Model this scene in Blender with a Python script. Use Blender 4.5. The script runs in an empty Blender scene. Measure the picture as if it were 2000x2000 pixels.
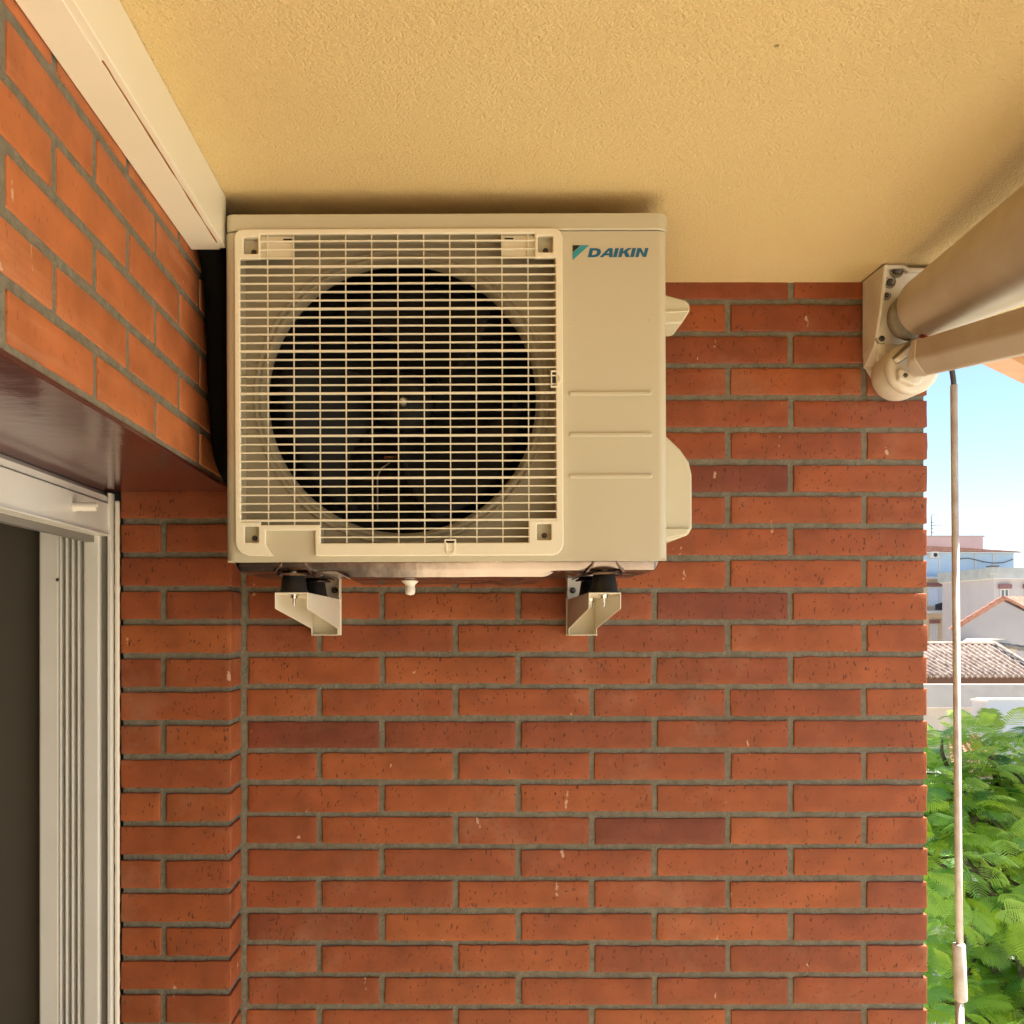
import bpy, bmesh, math, random
import numpy as np
from mathutils import Vector, Matrix, noise
R = math.radians
rng = random.Random(7)
S = bpy.context.scene
COL = S.collection

# ------------------------------------------------------------ camera, sky, sun, exposure
cam_d = bpy.data.cameras.new('camera')
cam = bpy.data.objects.new('camera', cam_d); COL.objects.link(cam)
cam.location = (0, 0, 0); cam.rotation_euler = (R(90), 0, 0)
cam_d.sensor_width = 36; cam_d.lens = 36; cam_d.shift_x = 0.054; cam_d.shift_y = 0.1095
cam_d.clip_start = 0.05; cam_d.clip_end = 3000
S.camera = cam
SUN_EL, SUN_AZ = 60, 85            # azimuth clockwise from +Y
w = bpy.data.worlds.new('World'); S.world = w; w.use_nodes = True
nt = w.node_tree
sky = nt.nodes.new('ShaderNodeTexSky'); sky.sky_type = 'NISHITA'; sky.sun_disc = False
sky.sun_elevation = R(SUN_EL); sky.sun_rotation = R(SUN_AZ)
sky.altitude = 0; sky.air_density = 1.0; sky.dust_density = 0.0; sky.ozone_density = 2.5
bg = nt.nodes['Background']; bg.inputs[1].default_value = 0.05
nt.links.new(sky.outputs[0], bg.inputs[0])
sd = bpy.data.lights.new('sun', 'SUN'); sd.energy = 5.0; sd.angle = R(0.5); sd.color = (1.0, 0.93, 0.82)
sun = bpy.data.objects.new('sun', sd); COL.objects.link(sun)
d = Vector((math.sin(R(SUN_AZ))*math.cos(R(SUN_EL)), math.cos(R(SUN_AZ))*math.cos(R(SUN_EL)), math.sin(R(SUN_EL))))
sun.rotation_euler = d.to_track_quat('Z', 'Y').to_euler(); sun.location = d*50
S.view_settings.view_transform = 'Standard'; S.view_settings.look = 'None'
S.view_settings.gamma = 1; S.view_settings.exposure = 2.2
S.cycles.use_denoising = True
S.cycles.max_bounces = 10; S.cycles.diffuse_bounces = 6
S.cycles.sample_clamp_indirect = 6
S.render.film_transparent = False

# ------------------------------------------------------------ helpers
def tag(o, label=None, cat=None, group=None, kind=None):
    if label: o['label'] = label
    if cat: o['category'] = cat
    if group: o['group'] = group
    if kind: o['kind'] = kind
    return o

def thing(name, label, cat, loc=(0, 0, 0), group=None):
    o = bpy.data.objects.new(name, None); COL.objects.link(o); o.location = loc
    o.empty_display_size = 0.1
    return tag(o, label, cat, group)

class MB:
    def __init__(s): s.v = []; s.f = []; s.m = []; s.sm = []; s.cur = 0; s.smooth = False
    def add(s, vs, fs):
        b = len(s.v); s.v += [tuple(p) for p in vs]
        for f in fs: s.f.append([i+b for i in f]); s.m.append(s.cur); s.sm.append(s.smooth)
        return s
    def box(s, x0, x1, y0, y1, z0, z1):
        return s.add([(x0,y0,z0),(x1,y0,z0),(x1,y1,z0),(x0,y1,z0),(x0,y0,z1),(x1,y0,z1),(x1,y1,z1),(x0,y1,z1)],
            [(3,2,1,0),(4,5,6,7),(0,1,5,4),(1,2,6,5),(2,3,7,6),(3,0,4,7)])
    def prism(s, pts, a, b, axis='y'):
        """polygon in the two other axes extruded between a and b"""
        n = len(pts)
        def P(p, t):
            return {'y': (p[0], t, p[1]), 'x': (t, p[0], p[1]), 'z': (p[0], p[1], t)}[axis]
        vs = [P(p, a) for p in pts] + [P(p, b) for p in pts]
        return s.add(vs, [tuple(range(n)), tuple(reversed(range(n, 2*n)))] + [(i, i+n, (i+1) % n+n, (i+1) % n) for i in range(n)])
    def tube(s, path, r, n=12, caps=True):
        path = [Vector(p) for p in path]; rs = r if isinstance(r, (list, tuple)) else [r]*len(path)
        t0 = (path[1]-path[0]).normalized()
        up = Vector((0,0,1)) if abs(t0.z) < 0.9 else Vector((1,0,0))
        u = t0.cross(up).normalized(); vs = []
        for i, p in enumerate(path):
            t = (path[min(i+1, len(path)-1)]-path[max(i-1, 0)]).normalized()
            u = (u - t*u.dot(t)).normalized(); v = t.cross(u)
            for k in range(n):
                a = 2*math.pi*k/n; vs.append(p+(u*math.cos(a)+v*math.sin(a))*rs[i])
        fs = [(i*n+k, i*n+(k+1) % n, (i+1)*n+(k+1) % n, (i+1)*n+k) for i in range(len(path)-1) for k in range(n)]
        sm = s.smooth; s.smooth = True; b = len(s.v); s.add(vs, fs); s.smooth = sm
        if caps:
            m = len(vs)
            s.f.append([b+k for k in reversed(range(n))]); s.m.append(s.cur); s.sm.append(False)
            s.f.append([b+m-n+k for k in range(n)]); s.m.append(s.cur); s.sm.append(False)
        return s
    def lathe(s, c, prof, axis='z', n=32):
        """prof: list of (radius, along)"""
        c = Vector(c); vs = []
        for r, h in prof:
            for k in range(n):
                a = 2*math.pi*k/n
                q = {'z': (r*math.cos(a), r*math.sin(a), h), 'y': (r*math.cos(a), h, r*math.sin(a)), 'x': (h, r*math.cos(a), r*math.sin(a))}[axis]
                vs.append(c+Vector(q))
        fs = [(i*n+k, i*n+(k+1) % n, (i+1)*n+(k+1) % n, (i+1)*n+k) for i in range(len(prof)-1) for k in range(n)]
        sm = s.smooth; s.smooth = True; s.add(vs, fs); s.smooth = sm
        return s
    def build(s, name, mat, parent=None, bevel=0, seg=2, autosmooth=None):
        me = bpy.data.meshes.new(name); me.from_pydata(s.v, [], s.f)
        mats = mat if isinstance(mat, (list, tuple)) else [mat]
        for m in mats: me.materials.append(m)
        me.polygons.foreach_set('material_index', s.m); me.polygons.foreach_set('use_smooth', s.sm)
        bm = bmesh.new(); bm.from_mesh(me); bmesh.ops.recalc_face_normals(bm, faces=bm.faces); bm.to_mesh(me); bm.free()
        me.update()
        o = bpy.data.objects.new(name, me); COL.objects.link(o)
        if parent: attach(o, parent)
        if bevel:
            b = o.modifiers.new('bevel', 'BEVEL'); b.width = bevel; b.segments = seg; b.limit_method = 'ANGLE'; b.angle_limit = R(35)
            b.harden_normals = False
        return o

def attach(o, parent):
    """parent while the mesh keeps its place in the world"""
    o.parent = parent
    off = Vector(); p = parent
    while p: off += p.location; p = p.parent
    o.matrix_parent_inverse = Matrix.Identity(4)
    if o.type == 'MESH' and o.location.length == 0:
        o.data.transform(Matrix.Translation(-off))

def shape2d(name, loops, y0, y1, mat, parent=None, bevel=0.0, plane='xz', res=2):
    """closed outlines (holes allowed) extruded from y0 to y1, edges rounded, as a mesh"""
    cu = bpy.data.curves.new(name, 'CURVE'); cu.dimensions = '2D'; cu.fill_mode = 'BOTH'
    for lp in loops:
        sp = cu.splines.new('POLY'); sp.points.add(len(lp)-1); sp.use_cyclic_u = True
        for i, p in enumerate(lp): sp.points[i].co = (p[0], p[1], 0, 1)
    h = (y1-y0)/2; cu.extrude = max(h-bevel, 0.00001); cu.bevel_depth = bevel; cu.bevel_resolution = res; cu.offset = -bevel
    t = bpy.data.objects.new(name, cu); COL.objects.link(t)
    me = bpy.data.meshes.new_from_object(t.evaluated_get(bpy.context.evaluated_depsgraph_get()))
    bpy.data.objects.remove(t); bpy.data.curves.remove(cu)
    c = (y0+y1)/2
    if plane == 'xz': M = Matrix(((1,0,0,0),(0,0,-1,c),(0,1,0,0),(0,0,0,1)))
    elif plane == 'yz': M = Matrix(((0,0,1,c),(1,0,0,0),(0,1,0,0),(0,0,0,1)))
    else: M = Matrix.Translation((0,0,c))
    me.transform(M); me.name = name
    me.materials.clear(); me.materials.append(mat)
    for p in me.polygons: p.use_smooth = False
    o = bpy.data.objects.new(name, me); COL.objects.link(o)
    if parent: attach(o, parent)
    return o

def rrect(x0, x1, z0, z1, r, n=6):
    out = []
    for cx, cz, a0 in ((x1-r, z1-r, 0), (x0+r, z1-r, 90), (x0+r, z0+r, 180), (x1-r, z0+r, 270)):
        for k in range(n+1):
            a = R(a0+90*k/n); out.append((cx+r*math.cos(a), cz+r*math.sin(a)))
    return out

def circle(cx, cz, r, n=48): return [(cx+r*math.cos(2*math.pi*k/n), cz+r*math.sin(2*math.pi*k/n)) for k in range(n)]

def W(u, v, D):
    return ((u-892)/2000*D, D, (1219-v)/2000*D)

# ------------------------------------------------------------ materials
def mat(name, col, rough=0.6, metal=0.0, bump=None, var=None, spec=0.5, coat=0):
    m = bpy.data.materials.new(name); m.use_nodes = True; n = m.node_tree; b = n.nodes['Principled BSDF']
    b.inputs['Base Color'].default_value = (*col, 1); b.inputs['Roughness'].default_value = rough
    b.inputs['Metallic'].default_value = metal; b.inputs['Specular IOR Level'].default_value = spec
    b.inputs['Coat Weight'].default_value = coat
    tc = n.nodes.new('ShaderNodeTexCoord')
    if var:   # (scale, amount, second colour)
        nz = n.nodes.new('ShaderNodeTexNoise'); nz.inputs['Scale'].default_value = var[0]; nz.inputs['Detail'].default_value = 6
        n.links.new(tc.outputs['Object'], nz.inputs['Vector'])
        rp = n.nodes.new('ShaderNodeMapRange'); rp.inputs['From Min'].default_value = 0.35; rp.inputs['From Max'].default_value = 0.7
        rp.inputs['To Max'].default_value = var[1]; n.links.new(nz.outputs['Fac'], rp.inputs['Value'])
        mx = n.nodes.new('ShaderNodeMixRGB'); mx.inputs[1].default_value = (*col, 1); mx.inputs[2].default_value = (*var[2], 1)
        n.links.new(rp.outputs[0], mx.inputs[0]); n.links.new(mx.outputs[0], b.inputs['Base Color'])
    if bump:  # (scale, strength, distance)
        nz = n.nodes.new('ShaderNodeTexNoise'); nz.inputs['Scale'].default_value = bump[0]; nz.inputs['Detail'].default_value = 5
        n.links.new(tc.outputs['Object'], nz.inputs['Vector'])
        bp = n.nodes.new('ShaderNodeBump'); bp.inputs['Strength'].default_value = bump[1]; bp.inputs['Distance'].default_value = bump[2]
        n.links.new(nz.outputs['Fac'], bp.inputs['Height']); n.links.new(bp.outputs[0], b.inputs['Normal'])
    return m

def N(n, t, **kw):
    x = n.nodes.new(t)
    for k, v in kw.items():
        if hasattr(x, k): setattr(x, k, v)
        else: x.inputs[k.replace('_', ' ')].default_value = v
    return x

def brick_mat(name, c0, c1, c2, drip, lime=0.72, pits=0.9, streak=(1, 1, 1), bloom=0.22):
    m = bpy.data.materials.new(name); m.use_nodes = True; n = m.node_tree; L = n.links.new; b = n.nodes['Principled BSDF']
    tc = N(n, 'ShaderNodeTexCoord'); at = N(n, 'ShaderNodeAttribute', attribute_name='tone')
    sx = N(n, 'ShaderNodeSeparateColor'); L(at.outputs['Color'], sx.inputs[0])
    cr = N(n, 'ShaderNodeValToRGB'); L(sx.outputs[0], cr.inputs[0])
    e = cr.color_ramp.elements; e[0].color = (*c0, 1); e[1].color = (*c2, 1); k = e.new(0.55); k.color = (*c1, 1)
    # soft firing clouds
    n1 = N(n, 'ShaderNodeTexNoise', Scale=14.0, Detail=5.0); L(tc.outputs['Object'], n1.inputs['Vector'])
    r1 = N(n, 'ShaderNodeMapRange', From_Min=0.3, From_Max=0.72, To_Min=0.78, To_Max=1.16); L(n1.outputs['Fac'], r1.inputs['Value'])
    v1 = N(n, 'ShaderNodeVectorMath', operation='SCALE'); L(cr.outputs[0], v1.inputs[0]); L(r1.outputs[0], v1.inputs['Scale'])
    # pits: short vertical drag marks and round holes
    mp = N(n, 'ShaderNodeMapping'); mp.inputs['Scale'].default_value = (1, 1, 0.42); mp.inputs['Rotation'].default_value = (0.0, 0.3, 0)
    L(tc.outputs['Object'], mp.inputs[0])
    vo = N(n, 'ShaderNodeTexVoronoi', Scale=185.0, Randomness=1.0); 
    nd = N(n, 'ShaderNodeTexNoise', Scale=60.0, Detail=2.0); L(tc.outputs['Object'], nd.inputs['Vector'])
    ad = N(n, 'ShaderNodeMixRGB', blend_type='ADD'); ad.inputs[0].default_value = 0.012
    L(mp.outputs[0], ad.inputs[1]); L(nd.outputs['Color'], ad.inputs[2]); L(ad.outputs[0], vo.inputs['Vector'])
    rc = N(n, 'ShaderNodeSeparateColor'); L(vo.outputs['Color'], rc.inputs[0])
    th = N(n, 'ShaderNodeMapRange', From_Min=0.25, From_Max=1.0, To_Min=0.0, To_Max=0.38); L(rc.outputs[0], th.inputs['Value'])
    sb = N(n, 'ShaderNodeMath', operation='SUBTRACT'); L(th.outputs[0], sb.inputs[0]); L(vo.outputs['Distance'], sb.inputs[1])
    pit = N(n, 'ShaderNodeMapRange', From_Min=0.0, From_Max=0.1); L(sb.outputs[0], pit.inputs['Value'])
    mk = N(n, 'ShaderNodeTexNoise', Scale=7.0); L(tc.outputs['Object'], mk.inputs['Vector'])
    mkr = N(n, 'ShaderNodeMapRange', From_Min=0.30, From_Max=0.5); L(mk.outputs['Fac'], mkr.inputs['Value'])
    pm = N(n, 'ShaderNodeMath', operation='MULTIPLY'); L(pit.outputs[0], pm.inputs[0]); L(mkr.outputs[0], pm.inputs[1])
    dk = N(n, 'ShaderNodeMixRGB'); dk.inputs[2].default_value = (0.10, 0.028, 0.012, 1)
    ps = N(n, 'ShaderNodeMath', operation='MULTIPLY'); L(pm.outputs[0], ps.inputs[0]); ps.inputs[1].default_value = pits
    L(ps.outputs[0], dk.inputs[0]); L(v1.outputs[0], dk.inputs[1])
    # white lime / paint specks
    v2 = N(n, 'ShaderNodeTexVoronoi', Scale=36.0); 
    mp2 = N(n, 'ShaderNodeMapping'); mp2.inputs['Scale'].default_value = (1, 1, drip); mp2.inputs['Rotation'].default_value = (0.1, 0.2, 0.15); L(tc.outputs['Object'], mp2.inputs[0])
    ad2 = N(n, 'ShaderNodeMixRGB', blend_type='ADD'); ad2.inputs[0].default_value = 0.02
    L(mp2.outputs[0], ad2.inputs[1]); L(nd.outputs['Color'], ad2.inputs[2]); L(ad2.outputs[0], v2.inputs['Vector'])
    rc2 = N(n, 'ShaderNodeSeparateColor'); L(v2.outputs['Color'], rc2.inputs[0])
    t2 = N(n, 'ShaderNodeMapRange', From_Min=lime, From_Max=1.0, To_Min=0.0, To_Max=0.17); L(rc2.outputs[1], t2.inputs['Value'])
    s2 = N(n, 'ShaderNodeMath', operation='SUBTRACT'); L(t2.outputs[0], s2.inputs[0]); L(v2.outputs['Distance'], s2.inputs[1])
    w2 = N(n, 'ShaderNodeMapRange', From_Min=0.0, From_Max=0.05, To_Max=0.8); L(s2.outputs[0], w2.inputs['Value'])
    # faint lime bloom
    n3 = N(n, 'ShaderNodeTexNoise', Scale=(5.0 if streak[0] == streak[2] else 16.0), Detail=8.0, Roughness=0.7); mp3 = N(n, 'ShaderNodeMapping'); mp3.inputs['Scale'].default_value = streak; L(tc.outputs['Object'], mp3.inputs[0]); L(mp3.outputs[0], n3.inputs['Vector'])
    w3 = N(n, 'ShaderNodeMapRange', From_Min=0.54, From_Max=0.8, To_Max=bloom); L(n3.outputs['Fac'], w3.inputs['Value'])
    wm = N(n, 'ShaderNodeMath', operation='MAXIMUM'); L(w2.outputs[0], wm.inputs[0]); L(w3.outputs[0], wm.inputs[1])
    wt = N(n, 'ShaderNodeMixRGB'); wt.inputs[2].default_value = (0.55, 0.36, 0.24, 1); L(wm.outputs[0], wt.inputs[0]); L(dk.outputs[0], wt.inputs[1])
    L(wt.outputs[0], b.inputs['Base Color']); b.inputs['Roughness'].default_value = 0.62; b.inputs['Specular IOR Level'].default_value = 0.35
    n4 = N(n, 'ShaderNodeTexNoise', Scale=240.0, Detail=4.0); L(tc.outputs['Object'], n4.inputs['Vector'])
    h = N(n, 'ShaderNodeMath', operation='MULTIPLY_ADD'); L(n4.outputs['Fac'], h.inputs[0]); h.inputs[1].default_value = 0.35
    iv = N(n, 'ShaderNodeMath', operation='MULTIPLY'); L(pm.outputs[0], iv.inputs[0]); iv.inputs[1].default_value = -1.0*min(1, pits+0.05); L(iv.outputs[0], h.inputs[2])
    bp = N(n, 'ShaderNodeBump', Strength=0.8, Distance=0.0012); L(h.outputs[0], bp.inputs['Height']); L(bp.outputs[0], b.inputs['Normal'])
    return m

M = {}
M['brick'] = brick_mat('fired_brick', (0.165,0.040,0.020), (0.290,0.073,0.022), (0.345,0.098,0.026), 0.30, 0.72)
M['brick_smooth'] = brick_mat('smooth_brick', (0.36,0.107,0.038), (0.42,0.132,0.045), (0.46,0.155,0.052), 0.22, 0.45, 0.35, (1, 0.10, 2.2), 0.42)
M['mortar'] = mat('mortar', (0.215,0.195,0.148), 0.95, bump=(150, 0.8, 0.004), var=(60, 0.8, (0.145,0.13,0.095)), spec=0.1)
M['stucco'] = None
M['unit'] = mat('ivory_paint', (0.555,0.51,0.375), 0.42, bump=(900, 0.08, 0.0004), spec=0.45)
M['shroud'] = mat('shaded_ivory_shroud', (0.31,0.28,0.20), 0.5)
M['unit_plastic'] = mat('ivory_plastic', (0.58,0.54,0.40), 0.45)
M['grille'] = mat('grille_plastic', (0.80,0.75,0.59), 0.4)
M['black'] = mat('black_plastic', (0.012,0.012,0.012), 0.35)
M['fan'] = mat('fan_blade_plastic', (0.005,0.005,0.0055), 0.52, spec=0.25)
M['coil'] = mat('coil_fins', (0.008,0.008,0.009), 0.6, metal=0.0, bump=(400, 0.5, 0.002))
M['rubber'] = mat('black_rubber', (0.012,0.011,0.010), 0.55, bump=(90, 0.15, 0.001))
M['galv'] = mat('galvanised_steel', (0.30,0.255,0.24), 0.22, metal=1.0, var=(12, 0.6, (0.14,0.12,0.115)), bump=(20, 0.22, 0.004))
M['black_foam'] = mat('black_foam', (0.004,0.004,0.004), 0.85, spec=0.1)
M['zinc'] = mat('zinc_bolt', (0.72,0.72,0.72), 0.25, metal=1.0)
M['bracket'] = mat('ivory_bracket_paint', (0.74,0.69,0.56), 0.38)
M['white_pl'] = mat('white_plastic', (0.80,0.76,0.68), 0.35)
M['trunk'] = mat('white_trunking', (0.82,0.78,0.64), 0.40, var=(6, 0.35, (0.74,0.69,0.54)))
M['alu'] = mat('white_lacquered_aluminium', (0.80,0.79,0.75), 0.30, var=(9, 0.3, (0.66,0.63,0.56)))
M['alu_dark'] = mat('grey_brush_seal', (0.20,0.19,0.17), 0.6)
M['maroon'] = mat('maroon_gloss_paint', (0.085,0.022,0.018), 0.16, bump=(18, 0.25, 0.004), var=(10, 0.4, (0.12,0.04,0.03)))
M['silicone'] = mat('white_silicone', (0.78,0.72,0.62), 0.5, bump=(120, 0.4, 0.002))
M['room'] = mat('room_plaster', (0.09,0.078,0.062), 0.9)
M['floor'] = mat('beige_tile', (0.60,0.52,0.36), 0.6, var=(8, 0.6, (0.52,0.44,0.30)))
M['awning'] = mat('cream_aged_aluminium', (0.58,0.51,0.40), 0.36, bump=(60, 0.08, 0.002), var=(9, 0.9, (0.47,0.39,0.28)))
M['awn_br'] = mat('cream_cast_aluminium', (0.74,0.68,0.56), 0.38, bump=(70, 0.1, 0.001), var=(14, 0.5, (0.50,0.43,0.32)))
M['dirt'] = mat('dirty_recess', (0.30,0.27,0.20), 0.8, var=(40, 0.6, (0.15,0.12,0.08)))
M['rod'] = mat('weathered_rod_paint', (0.72,0.68,0.63), 0.42, var=(35, 0.6, (0.42,0.30,0.24)))
M['hook'] = mat('dark_steel', (0.10,0.09,0.085), 0.45, metal=0.6)
M['logo_blue'] = mat('logo_dark_blue', (0.003,0.12,0.25), 0.4)
M['logo_cyan'] = mat('logo_cyan', (0.035,0.30,0.38), 0.4)
M['logo_black'] = mat('logo_black', (0.01,0.01,0.01), 0.4)
M['glass'] = mat('dark_window_glass', (0.10,0.13,0.16), 0.08, spec=0.8)

def stucco(name, c, c2):
    m = bpy.data.materials.new(name); m.use_nodes = True; n = m.node_tree; L = n.links.new; b = n.nodes['Principled BSDF']
    tc = N(n, 'ShaderNodeTexCoord')
    n0 = N(n, 'ShaderNodeTexNoise', Scale=2.2, Detail=4.0); L(tc.outputs['Object'], n0.inputs['Vector'])
    mx = N(n, 'ShaderNodeMixRGB'); mx.inputs[1].default_value = (*c, 1); mx.inputs[2].default_value = (*c2, 1); L(n0.outputs['Fac'], mx.inputs[0])
    v = N(n, 'ShaderNodeTexVoronoi', Scale=12.0); L(tc.outputs['Object'], v.inputs['Vector'])
    vc = N(n, 'ShaderNodeSeparateColor'); L(v.outputs['Color'], vc.inputs[0])
    t = N(n, 'ShaderNodeMapRange', From_Min=0.78, From_Max=1.0, To_Min=0.0, To_Max=0.05); L(vc.outputs[0], t.inputs['Value'])
    s = N(n, 'ShaderNodeMath', operation='SUBTRACT'); L(t.outputs[0], s.inputs[0]); L(v.outputs['Distance'], s.inputs[1])
    p = N(n, 'ShaderNodeMapRange', From_Min=0.0, From_Max=0.015, To_Max=0.7); L(s.outputs[0], p.inputs['Value'])
    m2 = N(n, 'ShaderNodeMixRGB'); m2.inputs[2].default_value = (0.12, 0.07, 0.03, 1); L(p.outputs[0], m2.inputs[0]); L(mx.outputs[0], m2.inputs[1])
    L(m2.outputs[0], b.inputs['Base Color']); b.inputs['Roughness'].default_value = 0.8; b.inputs['Specular IOR Level'].default_value = 0.25
    n1 = N(n, 'ShaderNodeTexNoise', Scale=300.0, Detail=3.0, Roughness=0.55); L(tc.outputs['Object'], n1.inputs['Vector'])
    n2 = N(n, 'ShaderNodeTexNoise', Scale=130.0, Detail=2.0); L(tc.outputs['Object'], n2.inputs['Vector'])
    aa = N(n, 'ShaderNodeMath', operation='MULTIPLY_ADD'); L(n2.outputs['Fac'], aa.inputs[0]); aa.inputs[1].default_value = 0.5; L(n1.outputs['Fac'], aa.inputs[2])
    bp = N(n, 'ShaderNodeBump', Strength=1.0, Distance=0.006); L(aa.outputs[0], bp.inputs['Height']); L(bp.outputs[0], b.inputs['Normal'])
    return m
M['stucco'] = stucco('ochre_stucco', (0.79,0.585,0.27), (0.84,0.66,0.34))

# ------------------------------------------------------------ brick blocks
class Bricks:
    def __init__(s): s.v = []; s.f = []; s.t = []
    def block(s, x0, x1, y0, y1, z0, z1, faces, r=0.0020, jit=0.0014, tone=None):
        tone = tone if tone is not None else min(1, max(0, rng.gauss(0.55, 0.115)))
        if rng.random() < 0.022: tone = 0.10
        seed = rng.random()*100
        lo = Vector((x0, y0, z0)); hi = Vector((x1, y1, z1)); il = lo+Vector((r,)*3); ih = hi-Vector((r,)*3)
        tilt = [rng.uniform(-1, 1)*0.0008 for _ in range(3)]
        def ax(a, b, step=0.013):
            k = max(2, int((b-a)/step)); ins = [a+r+(b-a-2*r)*i/k for i in range(k+1)]
            return [a, a+r*0.3] + ins + [b-r*0.3, b]
        A = [ax(lo[i], hi[i]) for i in range(3)]
        def dis(p):
            q = Vector([min(max(p[i], il[i]), ih[i]) for i in range(3)])
            d = p-q
            if d.length > 1e-9: p = q+d.normalized()*r
            nv = noise.noise_vector(Vector((p.x*28+seed, p.y*28, p.z*28)))*jit + noise.noise_vector(Vector((p.x*110+seed, p.y*110, p.z*110)))*jit*0.55
            return p+nv+Vector((tilt[0], tilt[1], tilt[2]))
        for f in faces:
            i = 'xyz'.index(f[1]); val = hi[i] if f[0] == '+' else lo[i]
            j, k = [t for t in range(3) if t != i]
            b = len(s.v); nj, nk = len(A[j]), len(A[k])
            for a in A[j]:
                for c in A[k]:
                    p = [0, 0, 0]; p[i] = val; p[j] = a; p[k] = c
                    s.v.append(tuple(dis(Vector(p))))
            for a in range(nj-1):
                for c in range(nk-1):
                    q = (b+a*nk+c, b+(a+1)*nk+c, b+(a+1)*nk+c+1, b+a*nk+c+1)
                    # orient outwards
                    flip = (f[0] == '+') == (i == 1)
                    s.f.append(q[::-1] if flip else q)
                    s.t.append(tone)
    def build(s, name, m, mortar_boxes, parent=None):
        nb = len(s.f)
        mb = MB(); 
        for b in mortar_boxes: mb.box(*b)
        base = len(s.v); vs = s.v+mb.v; fs = [tuple(f) for f in s.f]+[tuple(i+base for i in f) for f in mb.f]
        me = bpy.data.meshes.new(name); me.from_pydata(vs, [], fs)
        me.materials.append(m); me.materials.append(M['mortar'])
        me.polygons.foreach_set('material_index', [0]*nb+[1]*len(mb.f))
        me.polygons.foreach_set('use_smooth', [True]*nb+[False]*len(mb.f))
        at = me.attributes.new('tone', 'FLOAT_COLOR', 'CORNER')
        vals = []
        for i, p in enumerate(me.polygons):
            t = s.t[i] if i < nb else 0.5
            vals += [t, t, t, 1.0]*len(p.vertices)
        at.data.foreach_set('color', vals)
        o = bpy.data.objects.new(name, me); COL.objects.link(o)
        if parent: attach(o, parent)
        return o

CEIL = 0.752; FLOOR = -1.80; GROUND = -9.0
PITCH = 0.0705; Z0 = -0.137; J = 0.0124
WY = 2.252          # end wall plane
PY = 2.145          # jamb plane
LX = -0.468         # left wall plane
def zr(i): return Z0+PITCH*i

# end wall with its door jamb pier
B = Bricks()
imin = int(math.floor((FLOOR-Z0)/PITCH)); imax = 13
for i in range(imin, imax):
    z0, z1 = zr(i)+J/2, min(zr(i+1)-J/2, 0.80)
    xr = 1.035
    if i % 2: cuts = [xr, xr-0.138]
    else: cuts = [xr]
    while cuts[-1] > LX-0.25: cuts.append(cuts[-1]-0.2997)
    for a, b in zip(cuts[:-1], cuts[1:]):
        x1 = a if a == xr else a-J/2; x0 = max(b+J/2, LX+0.006)
        if x1-x0 < 0.02: continue
        hz = rng.uniform(-.0012, .0012)
        end = a == xr
        B.block(x0, x1, WY, WY+(0.11 if end else 0.02), z0+hz, z1+hz, ['-y', '+z', '-z', '-x', '+x'], tone=None)
    # jamb pier
    if z1 < 0.285 or z0 < 0.27:
        zz1 = min(z1, 0.279)
        if i % 2 == 0: segs = [(-0.7036, -0.6205), (-0.6085, -0.473)]
        else: segs = [(-0.7036, -0.473)]
        if i == 5: segs = [(-0.7036, -0.473)]
        for a, b in segs:
            B.block(a, b, PY, WY-0.001, z0, zz1, ['-y', '+x', '+z', '-z', '-x'])
end_wall = B.build('brick_wall', M['brick'], [(-1.0, 1.0285, WY+0.004, WY+0.24, FLOOR, 0.80), (-0.70, -0.4790, PY+0.006, WY+0.05, FLOOR, 0.2805), (-0.479, -0.462, WY+0.001, WY+0.05, FLOOR, 0.7)])
tag(end_wall, 'long red brick end wall with grey mortar that carries the outdoor unit', 'wall')

# brickwork above the balcony door
B = Bricks()
y_end = 2.26
for i in range(6, imax):
    z0, z1 = zr(i)+J/2, min(zr(i+1)-J/2, 0.80)
    c = 1.595 if i % 2 == 0 else 1.461
    ys = [c+0.268*k for k in range(-9, 4)]
    z0, z1 = z0+0.0012, z1-0.0012
    for a, b in zip(ys[:-1], ys[1:]):
        a2, b2 = a+0.0085, min(b-0.0085, y_end)
        if b2-a2 < 0.02: continue
        B.block(LX-0.02, LX, a2, b2, z0, z1, ['+x', '+z', '-z', '+y', '-y'], tone=None, r=0.002, jit=0.0009)
door_wall = B.build('brick_wall', M['brick_smooth'], [(-0.66, LX-0.0025, -0.95, 2.27, 0.285, 0.80)])
tag(door_wall, 'lighter orange brickwork above the balcony door at the left, splashed with white drips', 'wall')
mb = MB(); mb.box(-0.75, LX-0.001, -0.95, PY-0.001, 0.2775, 0.2845)
lin = mb.build('lintel', M['maroon'], door_wall, bevel=0.001)
lin['label'] = 'glossy maroon painted lintel plate'
mb = MB(); mb.box(-0.66, LX, -3.0, -0.95, FLOOR, 0.80)
side = mb.build('brick_wall', M['brick_smooth']); tag(side, 'plain wall beside the balcony door, behind the camera', 'wall')

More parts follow.
